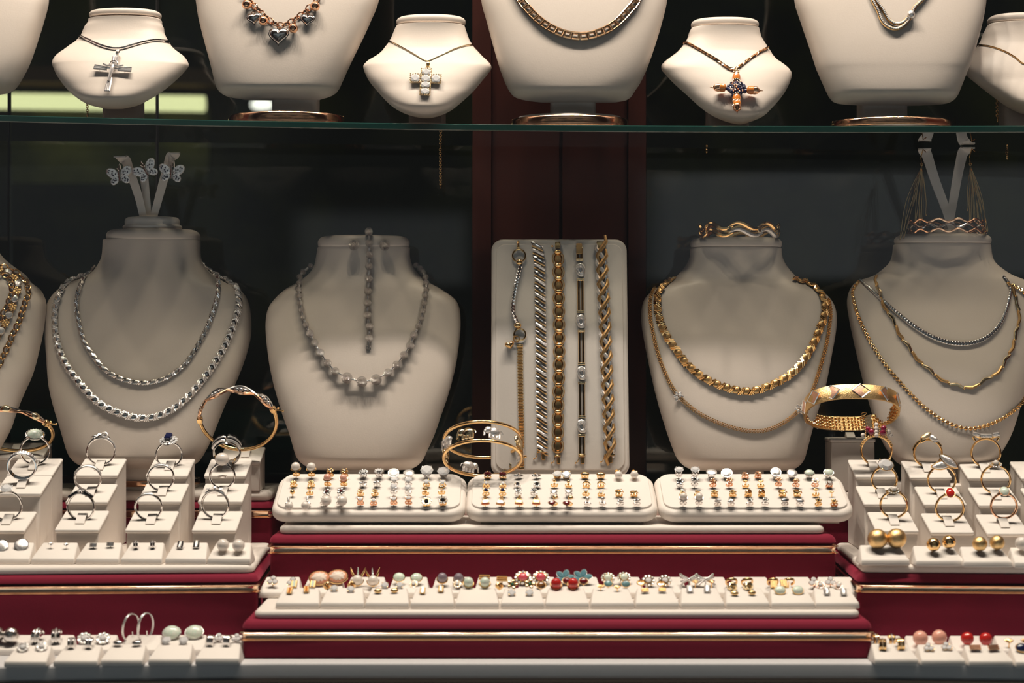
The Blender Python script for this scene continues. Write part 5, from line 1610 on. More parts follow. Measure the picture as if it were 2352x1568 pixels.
# woven gold bracelet
c = P(1953, 921, .068)
WB = empty('bracelet', tilted(30, c, -2), 'wide woven yellow gold bracelet with pink diamond pattern on a tall white stand', 'bracelet')
rx3 = px2m(106, .068); ry3 = px2m(80, .068)
N = 96; hw = .0125
def sq(a):
    c_, s_ = math.cos(a), math.sin(a)
    return (rx3 * math.copysign(abs(c_) ** .82, c_), ry3 * math.copysign(abs(s_) ** .82, s_))
ov = [sq(2 * PI * k / N) for k in range(N)]
def bandmesh(t0, t1, z0, z1, crown=0):
    v = []; f = []
    nz = 8
    prof = [(t1 + crown * math.sin(PI * j / nz), z0 + (z1 - z0) * j / nz) for j in range(nz + 1)] + [(t0, z1), (t0, z0)]
    k = len(prof)
    for i, (x, y) in enumerate(ov):
        l = math.hypot(x, y); nx, ny = x / l, y / l
        for t, z in prof: v.append((x + nx * t, y + ny * t, z))
    for i in range(N):
        for j in range(k):
            a = i * k + j; b = i * k + (j + 1) % k; a2 = ((i + 1) % N) * k + j; b2 = ((i + 1) % N) * k + (j + 1) % k
            f.append([a, a2, b2, b])
    return v, f
MB().add(bandmesh(-.0008, .0006, 0, hw, .0009)).obj('woven_band', 'brushedgold', WB)
# inner mesh links
m = MB()
for i in range(0, N):
    x, y = ov[i]; l = math.hypot(x, y)
    for j in range(4):
        z = hw * (j + .5 + (.0 if i % 2 else .25)) / 4.4
        m.add(sph(6, 4), T(x - x / l * .0013, y - y / l * .0013, z) @ S(.0010, .0010, .0011))
m.obj('inner_links', 'gold', WB)
# diamond pattern: pink lozenges with silver borders
for k in range(12):
    a = 2 * PI * k / 12 + PI / 2 - .02
    x, y = sq(a); l = math.hypot(x, y); nx, ny = x / l, y / l
    tv = Vector((-ny, nx, 0))
    M_ = basis(tv, Vector((0, 0, 1)), Vector((nx, ny, 0)), (x + nx * .0011, y + ny * .0011, hw / 2))
    loz = [(-.0066, 0), (0, -.0054), (.0066, 0), (0, .0054)]
    o = MB().add(puff(loz, .0004, 2, e=.15), M_).obj('pink_lozenge', 'pinkgold', WB)
    mm = MB()
    for (a1, b1), (a2, b2) in zip(loz, loz[1:] + loz[:1]):
        mm.add(tube([M_ @ Vector((a1 * 1.12, b1 * 1.12, .0002)), M_ @ Vector((a2 * 1.12, b2 * 1.12, .0002))], .0005, 5))
    mm.obj('silver_border', 'silver', o)
x, y = sq(-1.15); l = math.hypot(x, y)
MB().add(bevelled(box(-.0058, 0, -.001, .0058, hw, .0016), .0005, 1), basis((-y / l, x / l, 0), (0, 0, 1), (-x / l, -y / l, 0), (x, y, 0))).obj('clasp_box', 'palegold', WB)
MB().add(tor(.0022, .0004, 14, 6, ry=.0012), basis((-y / l, x / l, 0), (0, 0, 1), (-x / l, -y / l, 0), (x - x / l * .003, y - y / l * .003, -.001))).obj('safety_catch', 'gold', WB)

# bangles laid around the upper bases
def base_bangle(x0, x1, yc, zc_px, zlo, zhi, label, dy=.0322, metal='rosegold'):
    a = P(x0, 0, yc).x; b = P(x1, 0, yc).x
    z = shelf_z((a + b) / 2)
    root = empty('bangle', T((a + b) / 2, yc, z), label, 'bangle', 'bangles around the bust bases')
    w = (b - a) / 2
    h = zhi - zlo
    m = MB().add(tor(w, 1, 80, 12, ry=dy, sec=(.0012, h / 2)), T(0, 0, zlo + h / 2))
    m.obj('bangle_ring', metal, root)
    m = MB()
    for sx in (-1, 1): m.add(bevelled(box(-.0008, -.0016, zlo - .0002, .0008, .0016, zhi + .0002), .0003, 1), T(sx * w, 0, 0))
    m.obj('hinge', 'gold', root)
base_bangle(528, 788, .100, 0, .0016, .0104, 'polished rose gold bangle around the base of the heart charm bust')
base_bangle(1177, 1440, .100, 0, .0018, .0100, 'polished rose gold bangle around the base of the middle bust on the shelf')
base_bangle(1913, 2181, .100, 0, .0050, .0114, 'polished rose gold bangle around the base of the diamond collar bust')
o = empty('bangle', T(P(337, 0, .124).x, .124, ZR), 'plain rose gold bangle around the base under the two silver necklaces', 'bangle', 'bangles around the bust bases')
MB().add(tor(px2m(121, .124), 1, 80, 12, ry=.0302, sec=(.0010, .0024)), T(0, 0, .0052)).obj('bangle_ring', 'rosegold', o)

# ================================================================== bracelets and stands on the neck caps
def cap_frame(px, py, yy): return T(*P(px, py, yy))
# pedestal with butterfly earrings
zc = P(343, 528, .140).z
ST = empty('earring_stand', T(P(350, 0, .138).x, .138, zc), 'white earring stand with three curled strips on top of a bust', 'earring stand')
w = px2m(66, .128)
MB().add(lathe([(.99, 0), (1.02, .0010), (1.04, .0024), (1.0, .0036), (.97, .0040), (.955, .0044), (.96, .0070), (.93, .0092), (.86, .0104), (.7, .0108)], 44, w, .016)).obj('pedestal', 'pad', ST)
def strip(root, pts, yy, hwpx, curl, name='strip'):
    """flat leather strip standing up, its tip curled forward"""
    path = [P(x, y, yy) for x, y in pts]
    p = path[-1]
    t = (path[-1] - path[-2]).normalized()
    for k in range(1, 6):
        a = k * .38
        path.append(p + Vector((curl * .0045 * math.sin(a) + 0, -.0040 * (1 - math.cos(a)) * 1.2, .0034 * math.sin(a * 1.1))))
    hw_ = px2m(hwpx, yy)
    pl = [Vector(q) for q in catmull(path, 5)]
    rings = []
    for i, q in enumerate(pl):
        t = (pl[min(i + 1, len(pl) - 1)] - pl[max(i - 1, 0)]).normalized()
        s_ = Vector((0, 1, 0)).cross(t)
        s_ = Vector((1, 0, 0)) * (1 if True else 0)
        s_ = (s_ - t * s_.dot(t)).normalized(); n_ = t.cross(s_).normalized()
        wv_ = hw_ * (.62 + .38 * min(1, i / (len(pl) * .6)))
        rings.append([q + s_ * wv_ + n_ * .0005, q - s_ * wv_ + n_ * .0005, q - s_ * wv_ - n_ * .0005, q + s_ * wv_ - n_ * .0005])
    MB().add(loft(rings)).obj(name, 'pad', root, world=True)
strip(ST, [(330, 502), (318, 450), (298, 392), (290, 370)], .132, 13, -1)
strip(ST, [(341, 502), (336, 450), (331, 408)], .137, 12, 0)
strip(ST, [(352, 502), (366, 450), (384, 385), (391, 362)], .132, 13, 1)
def butterfly(px, py, rot, words):
    root = empty('earring', basis((1, 0, 0), (0, 0, 1), (0, -1, 0), P(px, py, .118)) @ R(rot, 'Z'), words, 'earring', 'butterfly earrings')
    for sg in (-1, 1):
        for (l, w_, a, ox, oy) in ((.0058, .0040, 38, .0058, .0030), (.0042, .0032, -38, .0046, -.0034)):
            M_ = T(sg * ox, oy, .0004) @ R(sg * a if sg > 0 else 180 + sg * a, 'Z') @ R(0, 'Y')
            o = MB().add(puff(oval(l, w_, 18), .0009, 2, e=.4)).obj('wing', 'pave', root, M_)
            m = MB()
            for (dx, dy) in ((-.3, .3), (.1, -.35), (.45, .25), (.55, -.15), (-.05, .1), (-.5, -.2)):
                m.add(sph(7, 5), T(dx * l, dy * w_, .0009) @ S(.00075))
            m.obj('dark_stones', 'sapphire', o)
    MB().add(tube([(0, .004, .001), (0, -.0045, .001)], [.0007, .0009], 7)).add(tube([(0, .004, .001), (.0014, .0066, .001)], .0003, 5)).add(tube([(0, .004, .001), (-.0014, .0066, .001)], .0003, 5)).obj('body', 'silver', root)
    MB().add(tube([(0, .002, 0), (0, .009, -.001), (0, .011, -.006), (0, .006, -.009)], .0004, 6)).obj('ear_wire', 'silver', root)
butterfly(275, 404, 8, 'silver butterfly earring with dark stones, lowest wing spread, over the curled strip')
butterfly(336, 393, 32, 'silver butterfly earring with dark stones, tilted between two others')
butterfly(394, 398, -4, 'silver butterfly earring with dark stones hanging on the tallest curled strip')
# V stand
zc = P(2165, 538, .128).z
VS = empty('earring_stand', T(P(2178, 0, .128).x, .128, zc), 'white V-shaped earring stand inside the wavy bangle on a bust', 'earring stand')
MB().add(lathe([(1, 0), (1, .002), (.95, .0030), (.8, .0034)], 36, .015, .011)).obj('base', 'pad', VS)
strip(VS, [(2189, 534), (2172, 480), (2148, 415), (2131, 362), (2127, 352)], .124, 14, -.5)
strip(VS, [(2176, 534), (2186, 480), (2198, 410), (2208, 362), (2212, 350)], .127, 14, .7)
def fringe(px, py, bottoms, words, hook):
    root = empty('earring', Matrix.Translation(P(px, py, .112)), words, 'earring', 'chain fringe earrings')
    m = MB()
    m.add(tube([P(*hook, .112), P(hook[0] + 1, hook[1] - 4, .116), P(hook[0] + 8, hook[1] + 2, .118)], .0004, 6))
    m.add(tube([P(*hook, .112), P((hook[0] + px) / 2 - 3, (hook[1] + py) / 2, .110), P(px, py, .112)], .0004, 6)).add(tor(.0010, .0004, 12, 6), Matrix.Translation(P(px, py, .112)) @ R(90, 'X'))
    m.obj('ear_wire', 'gold', root, world=True)
    for i, (bx_, by_) in enumerate(bottoms):
        yy = .108 + .006 * math.sin(i * 2.1)
        mid = ((px + bx_) / 2 + (bx_ - px) * .22, (py + by_) / 2)
        a = catmull([(px, py + 4), mid, (bx_, by_), (bx_ + 3, by_ - 4), ((px + bx_) / 2 + (bx_ - px) * .02 + 3, (py + by_) / 2), (px, py + 4)], 6)
        MB().add(tube([P(x, y, yy) for x, y in a], .00032, 5)).obj('chain_loop', 'gold', root, world=True)
fringe(2117, 378, [(2068, 543), (2076, 540), (2102, 503), (2111, 508), (2117, 500), (2126, 490), (2096, 470)], 'thin gold chain fringe earring draped widest, beside the V-shaped stand', (2119, 347))
fringe(2229, 377, [(2221, 480), (2227, 505), (2236, 498), (2246, 512), (2258, 537), (2265, 525)], 'thin gold chain fringe earring hanging on the V stand side nearer the picture edge', (2231, 345))
# wavy three-strand bangle
WBg = empty('bangle', T(*P(2175, 538, .118)), 'wavy bangle of three twined gold and silver strands on top of a bust', 'bangle')
rx4 = px2m(88, .118)
for k, (zz, mm, ph) in enumerate(((.0022, 'rosegold', 0), (.0062, 'silver', PI), (.0104, 'rosegold', 0))):
    MB().add(tube([(rx4 * math.cos(a), .021 * math.sin(a), zz + .0014 * math.sin(12 * a + ph)) for a in [2 * PI * j / 120 for j in range(120)]], .0009, 7, True)).obj('wavy_strand', mm, WBg)
# wave-link bracelet on bust 4
WL = empty('bracelet', T(*P(1698, 547, .112)), 'gold and silver wave-link bracelet lying on top of the bust with yellow gold necklaces', 'bracelet')
rx5 = px2m(90, .112)
for k in range(8):
    a0 = 2 * PI * k / 8 - .35
    for sg, mm in ((1, 'gold'), (-1, 'pave' if k in (6, 7) else 'gold')):
        pth = []
        for j in range(11):
            a = a0 + (2 * PI / 8 + .10) * j / 10
            pth.append((rx5 * math.cos(a), .022 * math.sin(a), .0062 + sg * .0028 + .0026 * math.sin(2 * PI * j / 10)))
        MB().add(tube(pth, [.0007 + .0012 * math.sin(PI * j / 10) for j in range(11)], 7)).obj('wave_link', mm, WL)
    MB().add(bevelled(box(-.0018, -.0010, .0035, .0018, .0010, .0085), .0004, 1), T(rx5 * math.cos(a0), .022 * math.sin(a0), 0) @ R(math.degrees(a0) + 90, 'Z')).obj('hinge_link', 'palegold', WL)

# ================================================================== necklaces
def twist_spec(mats_, L_, w_, every=3):
    leaf = mesh_of('leaf%s%.4f%.4f' % (mats_[0], L_, w_), lambda: (lambda b: (b.v, b.f))(MB().add(puff(leafo(L_ * .62, w_ * .62), w_ * .34), R(16, 'Z'))), mats_[0])
    wrap = mesh_of('wrap%s%.4f%.4f' % (mats_[1], L_, w_), lambda: (lambda b: (b.v, b.f))(
        MB().add(tube([(-L_ * .28, -w_ * .6, 0), (0, 0, w_ * .42), (L_ * .28, w_ * .6, 0)], w_ * .2, 7)).add(tube([(-L_ * .05, -w_ * .6, 0), (L_ * .2, 0, w_ * .40), (L_ * .48, w_ * .6, 0)], w_ * .18, 7)).add(tube([(-L_ * .3, w_ * .55, 0), (0, 0, w_ * .3), (L_ * .3, -w_ * .55, 0)], w_ * .18, 7))), mats_[1])
    return leaf, wrap
def twist_chain(bvk, pts, label, mats_, wpx, pitch, group, wrap_scale=1.0):
    fr = resample(drape(BV[bvk], pts, .0013), pitch)
    root = chain_root('necklace', label, fr, group=group)
    L_ = (fr[1][0] - fr[0][0]).length; w_ = wpx * .00036
    leaf, wrap = twist_spec(mats_, L_, w_)
    inv = root.matrix_basis.inverted()
    for i, q in enumerate(fr):
        M_ = inv @ frame_mx(q)
        put('leaf_link', leaf, None, root, M_)
        put('wrapped_link', wrap, None, root, M_ @ T(L_ * .5, 0, 0) @ S(1, wrap_scale, 1))
    return root, fr
GN = 'necklaces on the lower busts'
twist_chain('1', [(218, 616), (205, 626), (194, 640), (182, 668), (177, 702), (182, 740), (192, 779), (209, 809), (235, 843), (269, 866), (316, 879), (355, 877), (393, 862), (427, 834), (453, 796), (474, 757), (491, 710), (500, 672), (498, 640), (488, 624), (474, 614)],
            'shorter silver necklace of satin leaf links with dark gaps', ('satinsilver', 'silver'), 9, .0070, GN, .9)
twist_chain('1', [(196, 630), (178, 637), (160, 646), (141, 672), (130, 702), (128, 736), (131, 774), (142, 813), (162, 851), (192, 890), (226, 924), (265, 945), (312, 959), (355, 957), (397, 939), (432, 911), (462, 877), (487, 843), (513, 800), (530, 762), (542, 727), (547, 693), (542, 665), (526, 647), (508, 637)],
            'longer bright silver necklace of crossed twisted links', ('silver', 'pave'), 13, .0072, GN)
twist_chain('4', [(1548, 643), (1520, 663), (1512, 689), (1514, 723), (1527, 762), (1548, 796), (1574, 832), (1608, 862), (1647, 883), (1689, 896), (1728, 898), (1770, 885), (1809, 864), (1839, 836), (1864, 796), (1877, 766), (1890, 732), (1892, 697), (1882, 674), (1862, 657), (1838, 648)],
            'shorter gold necklace of satin leaf links and crossed wraps', ('satingold', 'gold'), 14, .0082, GN)
# bead necklace
broot_pts = [(717, 616), (700, 630), (693, 642), (690, 655), (689, 668), (689, 682), (691, 698), (694, 714), (698, 730), (704, 748), (713, 768), (724, 790), (737, 813), (753, 836), (771, 855), (798, 871), (832, 880), (865, 875), (892, 858), (911, 840), (928, 818), (942, 796), (951, 772), (961, 751), (967, 734), (971, 716), (974, 699), (977, 683), (978, 669), (977, 655), (974, 642), (967, 630), (961, 622), (952, 614)]
fr = drape(BV['2'], broot_pts, 0, raw=True)
root = empty('necklace', Matrix.Translation(fr[16][0]), 'necklace of hammered silver beads growing larger towards the middle', 'necklace', GN)
inv = root.matrix_basis.inverted()
bead_me = cached('hbead', lambda: MB().add(sph(20, 13)).mesh('hbead', 'hammeredbead'))
radp = [6.5, 7, 7, 7, 7, 7, 7, 7, 7, 7.5, 9, 9, 9.5, 9.5, 9.5, 12.8, 12.8, 12.8, 9.5, 9.5, 9.5, 9.5, 9, 7.5, 7, 7, 7, 7, 7, 7, 7, 7, 7, 6.5]
pos = []
for (p, n), rp in zip(fr, radp):
    rm = rp * .00036
    c = p + n * rm
    pos.append(c)
    put('bead', bead_me, None, root, inv @ Matrix.Translation(c) @ S(rm))
m = MB()
for a, b in zip(pos, pos[1:]):
    for t in (.36, .5, .64): m.add(sph(8, 6), Matrix.Translation(a.lerp(b, t)) @ S(.0011))
    m.add(tube([a, b], .0004, 5))
m.obj('spacer_beads', 'silver', root, world=True)
# bead bracelet over the cap
bpts = [(848, 558), (849, 586), (848, 614), (848, 643), (846, 671), (845, 698), (845, 726), (849, 752), (849, 779)]
fr = drape(BV['2'], bpts, 0, raw=True)
root = empty('bracelet', Matrix.Translation(fr[3][0]), 'silver bead bracelet hanging straight down over the neck cap', 'bracelet')
inv = root.matrix_basis.inverted()
pos = [Vector(fr[0][0]) + Vector((0, .010, .0115)), Vector(fr[0][0]) + Vector((0, .0005, .0085))]
pos[0] = P(847, 533, .106); pos[1] = P(847, 543, .101)
pos = [P(847, 531, .112), P(847, 533, .1035)]
rm = 9.2 * .00036
for p, n in fr: pos.append(p + n * rm)
for k, c in enumerate(pos): put('bead', bead_me, None, root, inv @ Matrix.Translation(c) @ S(rm))
m = MB()
for a, b in zip(pos, pos[1:]):
    for t in (.4, .5, .6): m.add(sph(8, 6), Matrix.Translation(a.lerp(b, t)) @ S(.0010))
    m.add(tube([a, b], .0004, 5))
e = P(846, 800, pos[-1].y)
m.add(tube([pos[-1], e], .0005, 5)).add(tor(.0020, .0005, 14, 6), Matrix.Translation(e) @ R(90, 'X'))
m.obj('clasp_and_spacers', 'silver', root, world=True)
for px, sd in ((814, 'left'), (882, 'right')):
    c = drape(BV['2'], [(px, 561), (px, 562)], 0, raw=True)[0]
    o = empty('earring', Matrix.Translation(c[0]), '%s hammered silver ball earring on the neck cap beside the bead bracelet' % sd, 'earring', 'hammered ball earrings on the neck cap')
    put('ball', bead_me, None, o, Matrix.Translation(c[1] * .004) @ S(12.4 * .00036))
    MB().add(tube([Vector(c[1]) * -.003, Vector(c[1]) * .002], .0004, 6)).obj('post', 'silver', o)
# gold mesh-link necklace with two flowers
def grid_chain(bvk, pts, label, m_, wm, step, group, name='necklace', nrow=3, key='brick'):
    fr = resample(drape(BV[bvk], pts, .0008), step)
    root = chain_root(name, label, fr, group=group)
    mb = MB()
    for i, q in enumerate(fr):
        F = frame_mx(q)
        for j in range(nrow):
            if key == 'brick':
                mb.add(sph(7, 5), F @ T((j % 2) * step * .5, (j - (nrow - 1) / 2) * wm / nrow, .0004) @ S(step * .46, wm / nrow * .52, .0009))
            else:
                mb.add(tor(wm * .36, wm * .16, 10, 6), F @ R(90 * (i % 2), 'X') @ R(35, 'Y'))
    mb.obj('link_chain', m_, root, world=True)
    return root, fr
flow = [(1505, 663), (1496, 685), (1495, 727), (1505, 783), (1520, 834), (1540, 881), (1559, 909), (1582, 932), (1621, 958), (1672, 979), (1723, 990), (1766, 986), (1805, 967), (1835, 941), (1860, 907), (1877, 860), (1894, 800), (1903, 749), (1906, 715), (1901, 690)]
root, fr = grid_chain('4', flow, 'longer gold brick-link chain with two small white stone flowers', 'gold', .0036, .0021, GN)
for px, py in ((1559, 911), (1835, 940)):
    c, n = drape(BV['4'], [(px, py), (px + 1, py)], .0016, raw=True)[0]
    M_ = root.matrix_basis.inverted() @ basis((1, 0, 0), (0, 0, 1), (0, -1, 0), c)
    o = MB().add(petal_parts(6, .0046)).obj('flower', 'pave', root, M_)
    MB().add(gem(6), T(.0012, .001, .0012) @ S(.0014)).add(gem(6), T(-.0014, -.0010, .0012) @ S(.0012)).obj('flower_stones', 'diamond', o, flat=True)
# bust 5
pts = [(1976, 644), (2001, 665), (2031, 693), (2065, 723), (2104, 753), (2147, 777), (2194, 789), (2236, 787), (2270, 772), (2296, 744), (2311, 710), (2320, 672), (2317, 652), (2306, 638)]
fr = resample(drape(BV['5'], pts, .0010), .0024)
root = chain_root('necklace', 'shortest silver collar necklace, thickest at its middle', fr, group=GN)
mb = MB()
for i, q in enumerate(fr):
    t = i / (len(fr) - 1)
    s_ = .0011 + .0013 * max(0, 1 - abs(t - .52) * 2.3)
    F = frame_mx(q)
    mb.add(puff(leafo(.0021, s_), s_ * .6, 2), F @ R(24, 'Z')).add(sph(7, 5), F @ T(.0012, 0, 0) @ S(.0009, s_ * 1.0, s_ * .6))
mb.obj('scale_links', 'silver', root, world=True)
pts = [(2013, 636), (2014, 659), (2027, 693), (2044, 727), (2061, 753), (2074, 783), (2095, 809), (2117, 836), (2151, 864), (2185, 883), (2219, 892), (2253, 881), (2288, 856), (2309, 834), (2322, 800), (2335, 762), (2339, 732), (2337, 693), (2326, 668), (2314, 650)]
fr = resample(drape(BV['5'], pts, .0010), .0128)
root = chain_root('necklace', 'middle gold necklace of curved wave-shaped bars', fr, group=GN)
inv = root.matrix_basis.inverted()
L_ = (fr[1][0] - fr[0][0]).length
for i in range(len(fr) - 1):
    q = [fr[i][0].lerp(fr[i + 1][0], .5), fr[i][1].lerp(fr[i + 1][1], .5).normalized(), fr[i][2]]
    sg = 1 if i % 2 else -1
    me = mesh_of('wv%d' % sg, lambda: tube([(-L_ * .48, -sg * .0006, 0), (-L_ * .25, sg * .0004, .0002), (0, sg * .0011, .0003), (L_ * .25, sg * .0004, .0002), (L_ * .48, -sg * .0006, 0)], [.0010, .0013, .0014, .0013, .0010], 8), 'palegold' if sg > 0 else 'satingold')
    put('wave_bar', me, None, root, inv @ frame_mx(q))
mb = MB()
for q in fr: mb.add(sph(8, 6), frame_mx(q) @ S(.0008, .0014, .0010))
mb.obj('hinges', 'gold', root, world=True)
pts = [(1974, 648), (1961, 668), (1963, 693), (1976, 736), (2001, 787), (2035, 839), (2078, 890), (2125, 937), (2177, 971), (2224, 984), (2271, 975), (2318, 950), (2352, 915), (2372, 860), (2378, 790), (2374, 720), (2352, 674), (2326, 656)]
grid_chain('5', pts, 'longest orange-gold round box chain', 'rosegold' if False else 'gold', .0034, .0019, GN, nrow=1, key='ring')
# bust 0: heavy multi-strand
S1 = [(-6, 612), (9, 617), (26, 623), (44, 635), (60, 655), (63, 679), (53, 708), (44, 740), (32, 764), (20, 793), (6, 822), (-8, 850), (-40, 885), (-90, 905)]
S2 = [(-2, 620), (14, 626), (30, 637), (40, 658), (35, 683), (26, 714), (13, 742), (-3, 771), (-30, 800), (-80, 820)]
S3 = [(0, 628), (12, 634), (24, 648), (28, 668), (22, 692), (10, 718), (-6, 742), (-40, 765), (-90, 780)]
frs = resample(drape(BV['0'], S1, .0018), .0052)
root = chain_root('necklace', 'heavy gold necklace of three strands with round stone-set links', frs, group=GN)
inv = root.matrix_basis.inverted()
lk = mesh_of('bigring', lambda: tor(.0034, .0009, 16, 7, ry=.0027), 'darkgold')
st_ = mesh_of('stud_s', lambda: (lambda b: (b.v, b.f))(MB().add(lathe([(.0030, -.0008), (.0032, .0004), (.0026, .0014), (.0008, .0018)], 14))), 'pave')
st_g = mesh_of('stud_g', lambda: (lambda b: (b.v, b.f))(MB().add(petal_parts(6, .0040)).add(sph(8, 6), S(.0014))), 'brushedgold')
for k, (pp, stp) in enumerate(((S1, .0052), (S2, .0072), (S3, .0052))):
    f2 = resample(drape(BV['0'], pp, .0018), stp)
    for i, q in enumerate(f2):
        M_ = inv @ frame_mx(q)
        if k == 1:
            put('stone_link', st_ if i % 2 else st_g, None, root, M_)
            put('ring_link', lk, None, root, M_ @ T(.0036, 0, -.0006) @ S(.6))
        else:
            put('ring_link', lk, None, root, M_ @ R(32 if i % 2 else -28, 'X') @ R(20, 'Z') @ S(.82))

# ---- upper row
GU = 'necklaces on the shelf busts'
def cord(bvk, pts, label, m_, rm, group=GU, twist=False):
    fr = resample(drape(BV[bvk], pts, rm * .9), .0011)
    root = chain_root('necklace', label, fr, group=group)
    mb = MB()
    if twist:
        for ph in (0, 1, 2):
            mb.add(tube([q[0] + (q[2] * math.cos(ph * 2.09 + i * .6) + q[2].cross(q[1]) * math.sin(ph * 2.09 + i * .6)) * rm * .5 for i, q in enumerate(fr)], rm * .6, 5))
    else:
        mb.add(tube([q[0] for q in fr], [rm * (1 + .14 * (i % 2)) for i in range(len(fr))], 8))
    mb.obj('chain', m_, root, world=True)
    return root
def hang(bvk, px, py, off=.002):
    p, n = drape(BV[bvk], [(px, py), (px + 1, py)], off, raw=True)[0]
    y = Vector((0, 0, 1)); y = (y - n * y.dot(n)).normalized()
    return basis(y.cross(n), y, n, p)
def pend(root, name, M_):
    o = bpy.data.objects.new(name, None); o.empty_display_size = .003
    COL.objects.link(o); o.parent = root
    o.matrix_basis = root.matrix_basis.inverted() @ M_
    return o
# crucifix
root = cord('s1', [(184, 84), (204, 93), (230, 105), (255, 112), (267, 113), (281, 112), (306, 105), (332, 98), (357, 94), (389, 97)], 'dark silver cord with a silver crucifix of tapered rods', 'silver', .0010)
u = .000355
M_ = hang('s1', 260, 165, .0030) @ R(-5, 'Z')
pc = pend(root, 'crucifix', M_)
def rods(pth, wid, m_, n=3):
    """bundle of little rods along a line, flaring"""
    (x0, y0), (x1, y1) = pth
    d = Vector((x1 - x0, y1 - y0, 0)).normalized(); s_ = Vector((-d.y, d.x, 0))
    mb = MB()
    for k in range(n):
        o_ = (k - (n - 1) / 2)
        a = Vector((x0, y0, 0)) + s_ * o_ * wid * .5; b = Vector((x1, y1, .0004)) + s_ * o_ * wid * .78
        mb.add(tube([a * u, b * u, (b + d * 1) * u], [wid * .42 * u, wid * .5 * u, wid * .3 * u], 6))
    a = Vector((x0, y0, 0)).lerp(Vector((x1, y1, 0)), .55)
    mb.add(tube([(a - s_ * wid * 1.2) * u, (a + s_ * wid * 1.2) * u], 1.6 * u, 6))
    return mb
for p_, nm in ((((0, 12), (0, 36)), 'upper_arm'), (((-12, 2), (-42, 4)), 'side_arm'), (((12, 2), (42, 4)), 'side_arm'), (((0, -24), (0, -60)), 'lower_arm')):
    rods(p_, 5.6, 'silver').obj(nm, 'brightsilver', pc)
mb = MB().add(tube([(0, 36 * u, 0), (0, -60 * u, 0)], 2.6 * u, 8)).add(tube([(-42 * u, 3 * u, 0), (42 * u, 3 * u, 0)], 2.4 * u, 8))
mb.obj('cross_bars', 'brightsilver', pc)
mb = MB().add(tube([(0, 10 * u, 4 * u), (1 * u, -2 * u, 6 * u), (0, -16 * u, 5 * u), (-1 * u, -36 * u, 4 * u)], [4 * u, 5.2 * u, 4 * u, 2.6 * u], 9)).add(sph(12, 8), T(1 * u, 15 * u, 6 * u) @ S(3.6 * u, 4.4 * u, 3.6 * u))
for sg in (-1, 1): mb.add(tube([(sg * 2 * u, 7 * u, 5 * u), (sg * 13 * u, 6 * u, 5 * u), (sg * 23 * u, 12 * u, 3 * u)], [2.8 * u, 2.3 * u, 1.8 * u], 7))
mb.obj('figure', 'brightsilver', pc)
MB().add(tor(9 * u, 1.4 * u, 22, 7), T(0, 15 * u, 2 * u)).obj('halo', 'silver', pc)
MB().add(tor(4.5 * u, 1, 16, 7, ry=7 * u, sec=(1.2 * u, 3.6 * u)), T(2 * u, 50 * u, 0) @ R(90, 'Y')).add(tor(2.6 * u, .8 * u, 12, 6), T(1 * u, 40 * u, 0)).obj('bail', 'satinsilver', pc)
dangling(root, 200, 236, 258, .13, 'darkgold')
# pale stone cross
root = cord('s2', [(893, 94), (910, 102), (926, 111), (956, 128), (974, 138), (981, 140), (988, 138), (1015, 126), (1045, 113), (1066, 106), (1085, 103)], 'thin silver-gold chain with a gold cross of six pale square stones', 'palegold', .00055)
pc = pend(root, 'stone_cross', hang('s2', 978, 190, .0018) @ R(-2, 'Z'))
for i, (dx, dy) in enumerate(((0, 6), (0, 23), (-24, 6), (23, 6), (0, -11), (0, -29))):
    fr_ = MB()
    w_ = 11 * u; h_ = (11 if dy in (6,) else 9) * u
    for k in range(4):
        for j in range(4):
            t = -1 + 2 * j / 4
            x, y = ((t, -1), (1, t), (-t, 1), (-1, -t))[k]
            fr_.add(sph(7, 5), T(dx * u + x * w_, dy * u + y * h_, .0014) @ S(.0007))
    fr_.add(bevelled(box(dx * u - w_, dy * u - h_, -.0008, dx * u + w_, dy * u + h_, .0008), .0003, 1))
    o = fr_.obj('stone_setting', 'pavegold', pc)
    MB().add(gem(4, .35, .5, .7), T(dx * u, dy * u, .0014) @ S(w_ * 1.02, h_ * 1.02, .0022) @ R(45, 'Z')).obj('stone', 'diamond', o, flat=True)
MB().add(tor(4 * u, 1, 16, 7, ry=7 * u, sec=(1.2 * u, 4 * u)), T(3 * u, 47 * u, 0) @ R(90, 'Y')).add(tor(2.6 * u, .8 * u, 12, 6), T(1 * u, 37 * u, 0)).obj('bail', 'gold', pc)
dangling(root, 1011, 300, 422, .164, 'darkgold')
# coral cross
root = cord('s3', [(1570, 98), (1586, 103), (1616, 121), (1645, 138), (1669, 155), (1684, 160), (1699, 153), (1729, 131), (1762, 110)], 'gold twisted cord with a cross of orange beads and dark clustered beads', 'warmgold', .0011, twist=True)
pc = pend(root, 'bead_cross', hang('s3', 1690, 213, .0036) @ R(-3, 'Z'))
mb = MB()
random.seed(3)
for k in range(90):
    a = random.uniform(0, 2 * PI); rr2 = 21 * math.sqrt(random.random()); 
    x, y = rr2 * math.cos(a), rr2 * math.sin(a)
    if abs(x) + abs(y) > 26: continue
    mb.add(sph(8, 6), T(x * u, y * u, (4 + 9 * (1 - rr2 / 22)) * u) @ S(random.uniform(3.6, 5.0) * u))
mb.obj('dark_bead_cluster', 'sapphire', pc)
mb = MB()
for k in range(22):
    a = random.uniform(0, 2 * PI); rr2 = 18 * math.sqrt(random.random())
    mb.add(sph(6, 4), T(rr2 * math.cos(a) * u, rr2 * math.sin(a) * u, (13 + 6 * (1 - rr2 / 22)) * u) @ S(1.7 * u))
mb.obj('gold_specks', 'rosegold', pc)
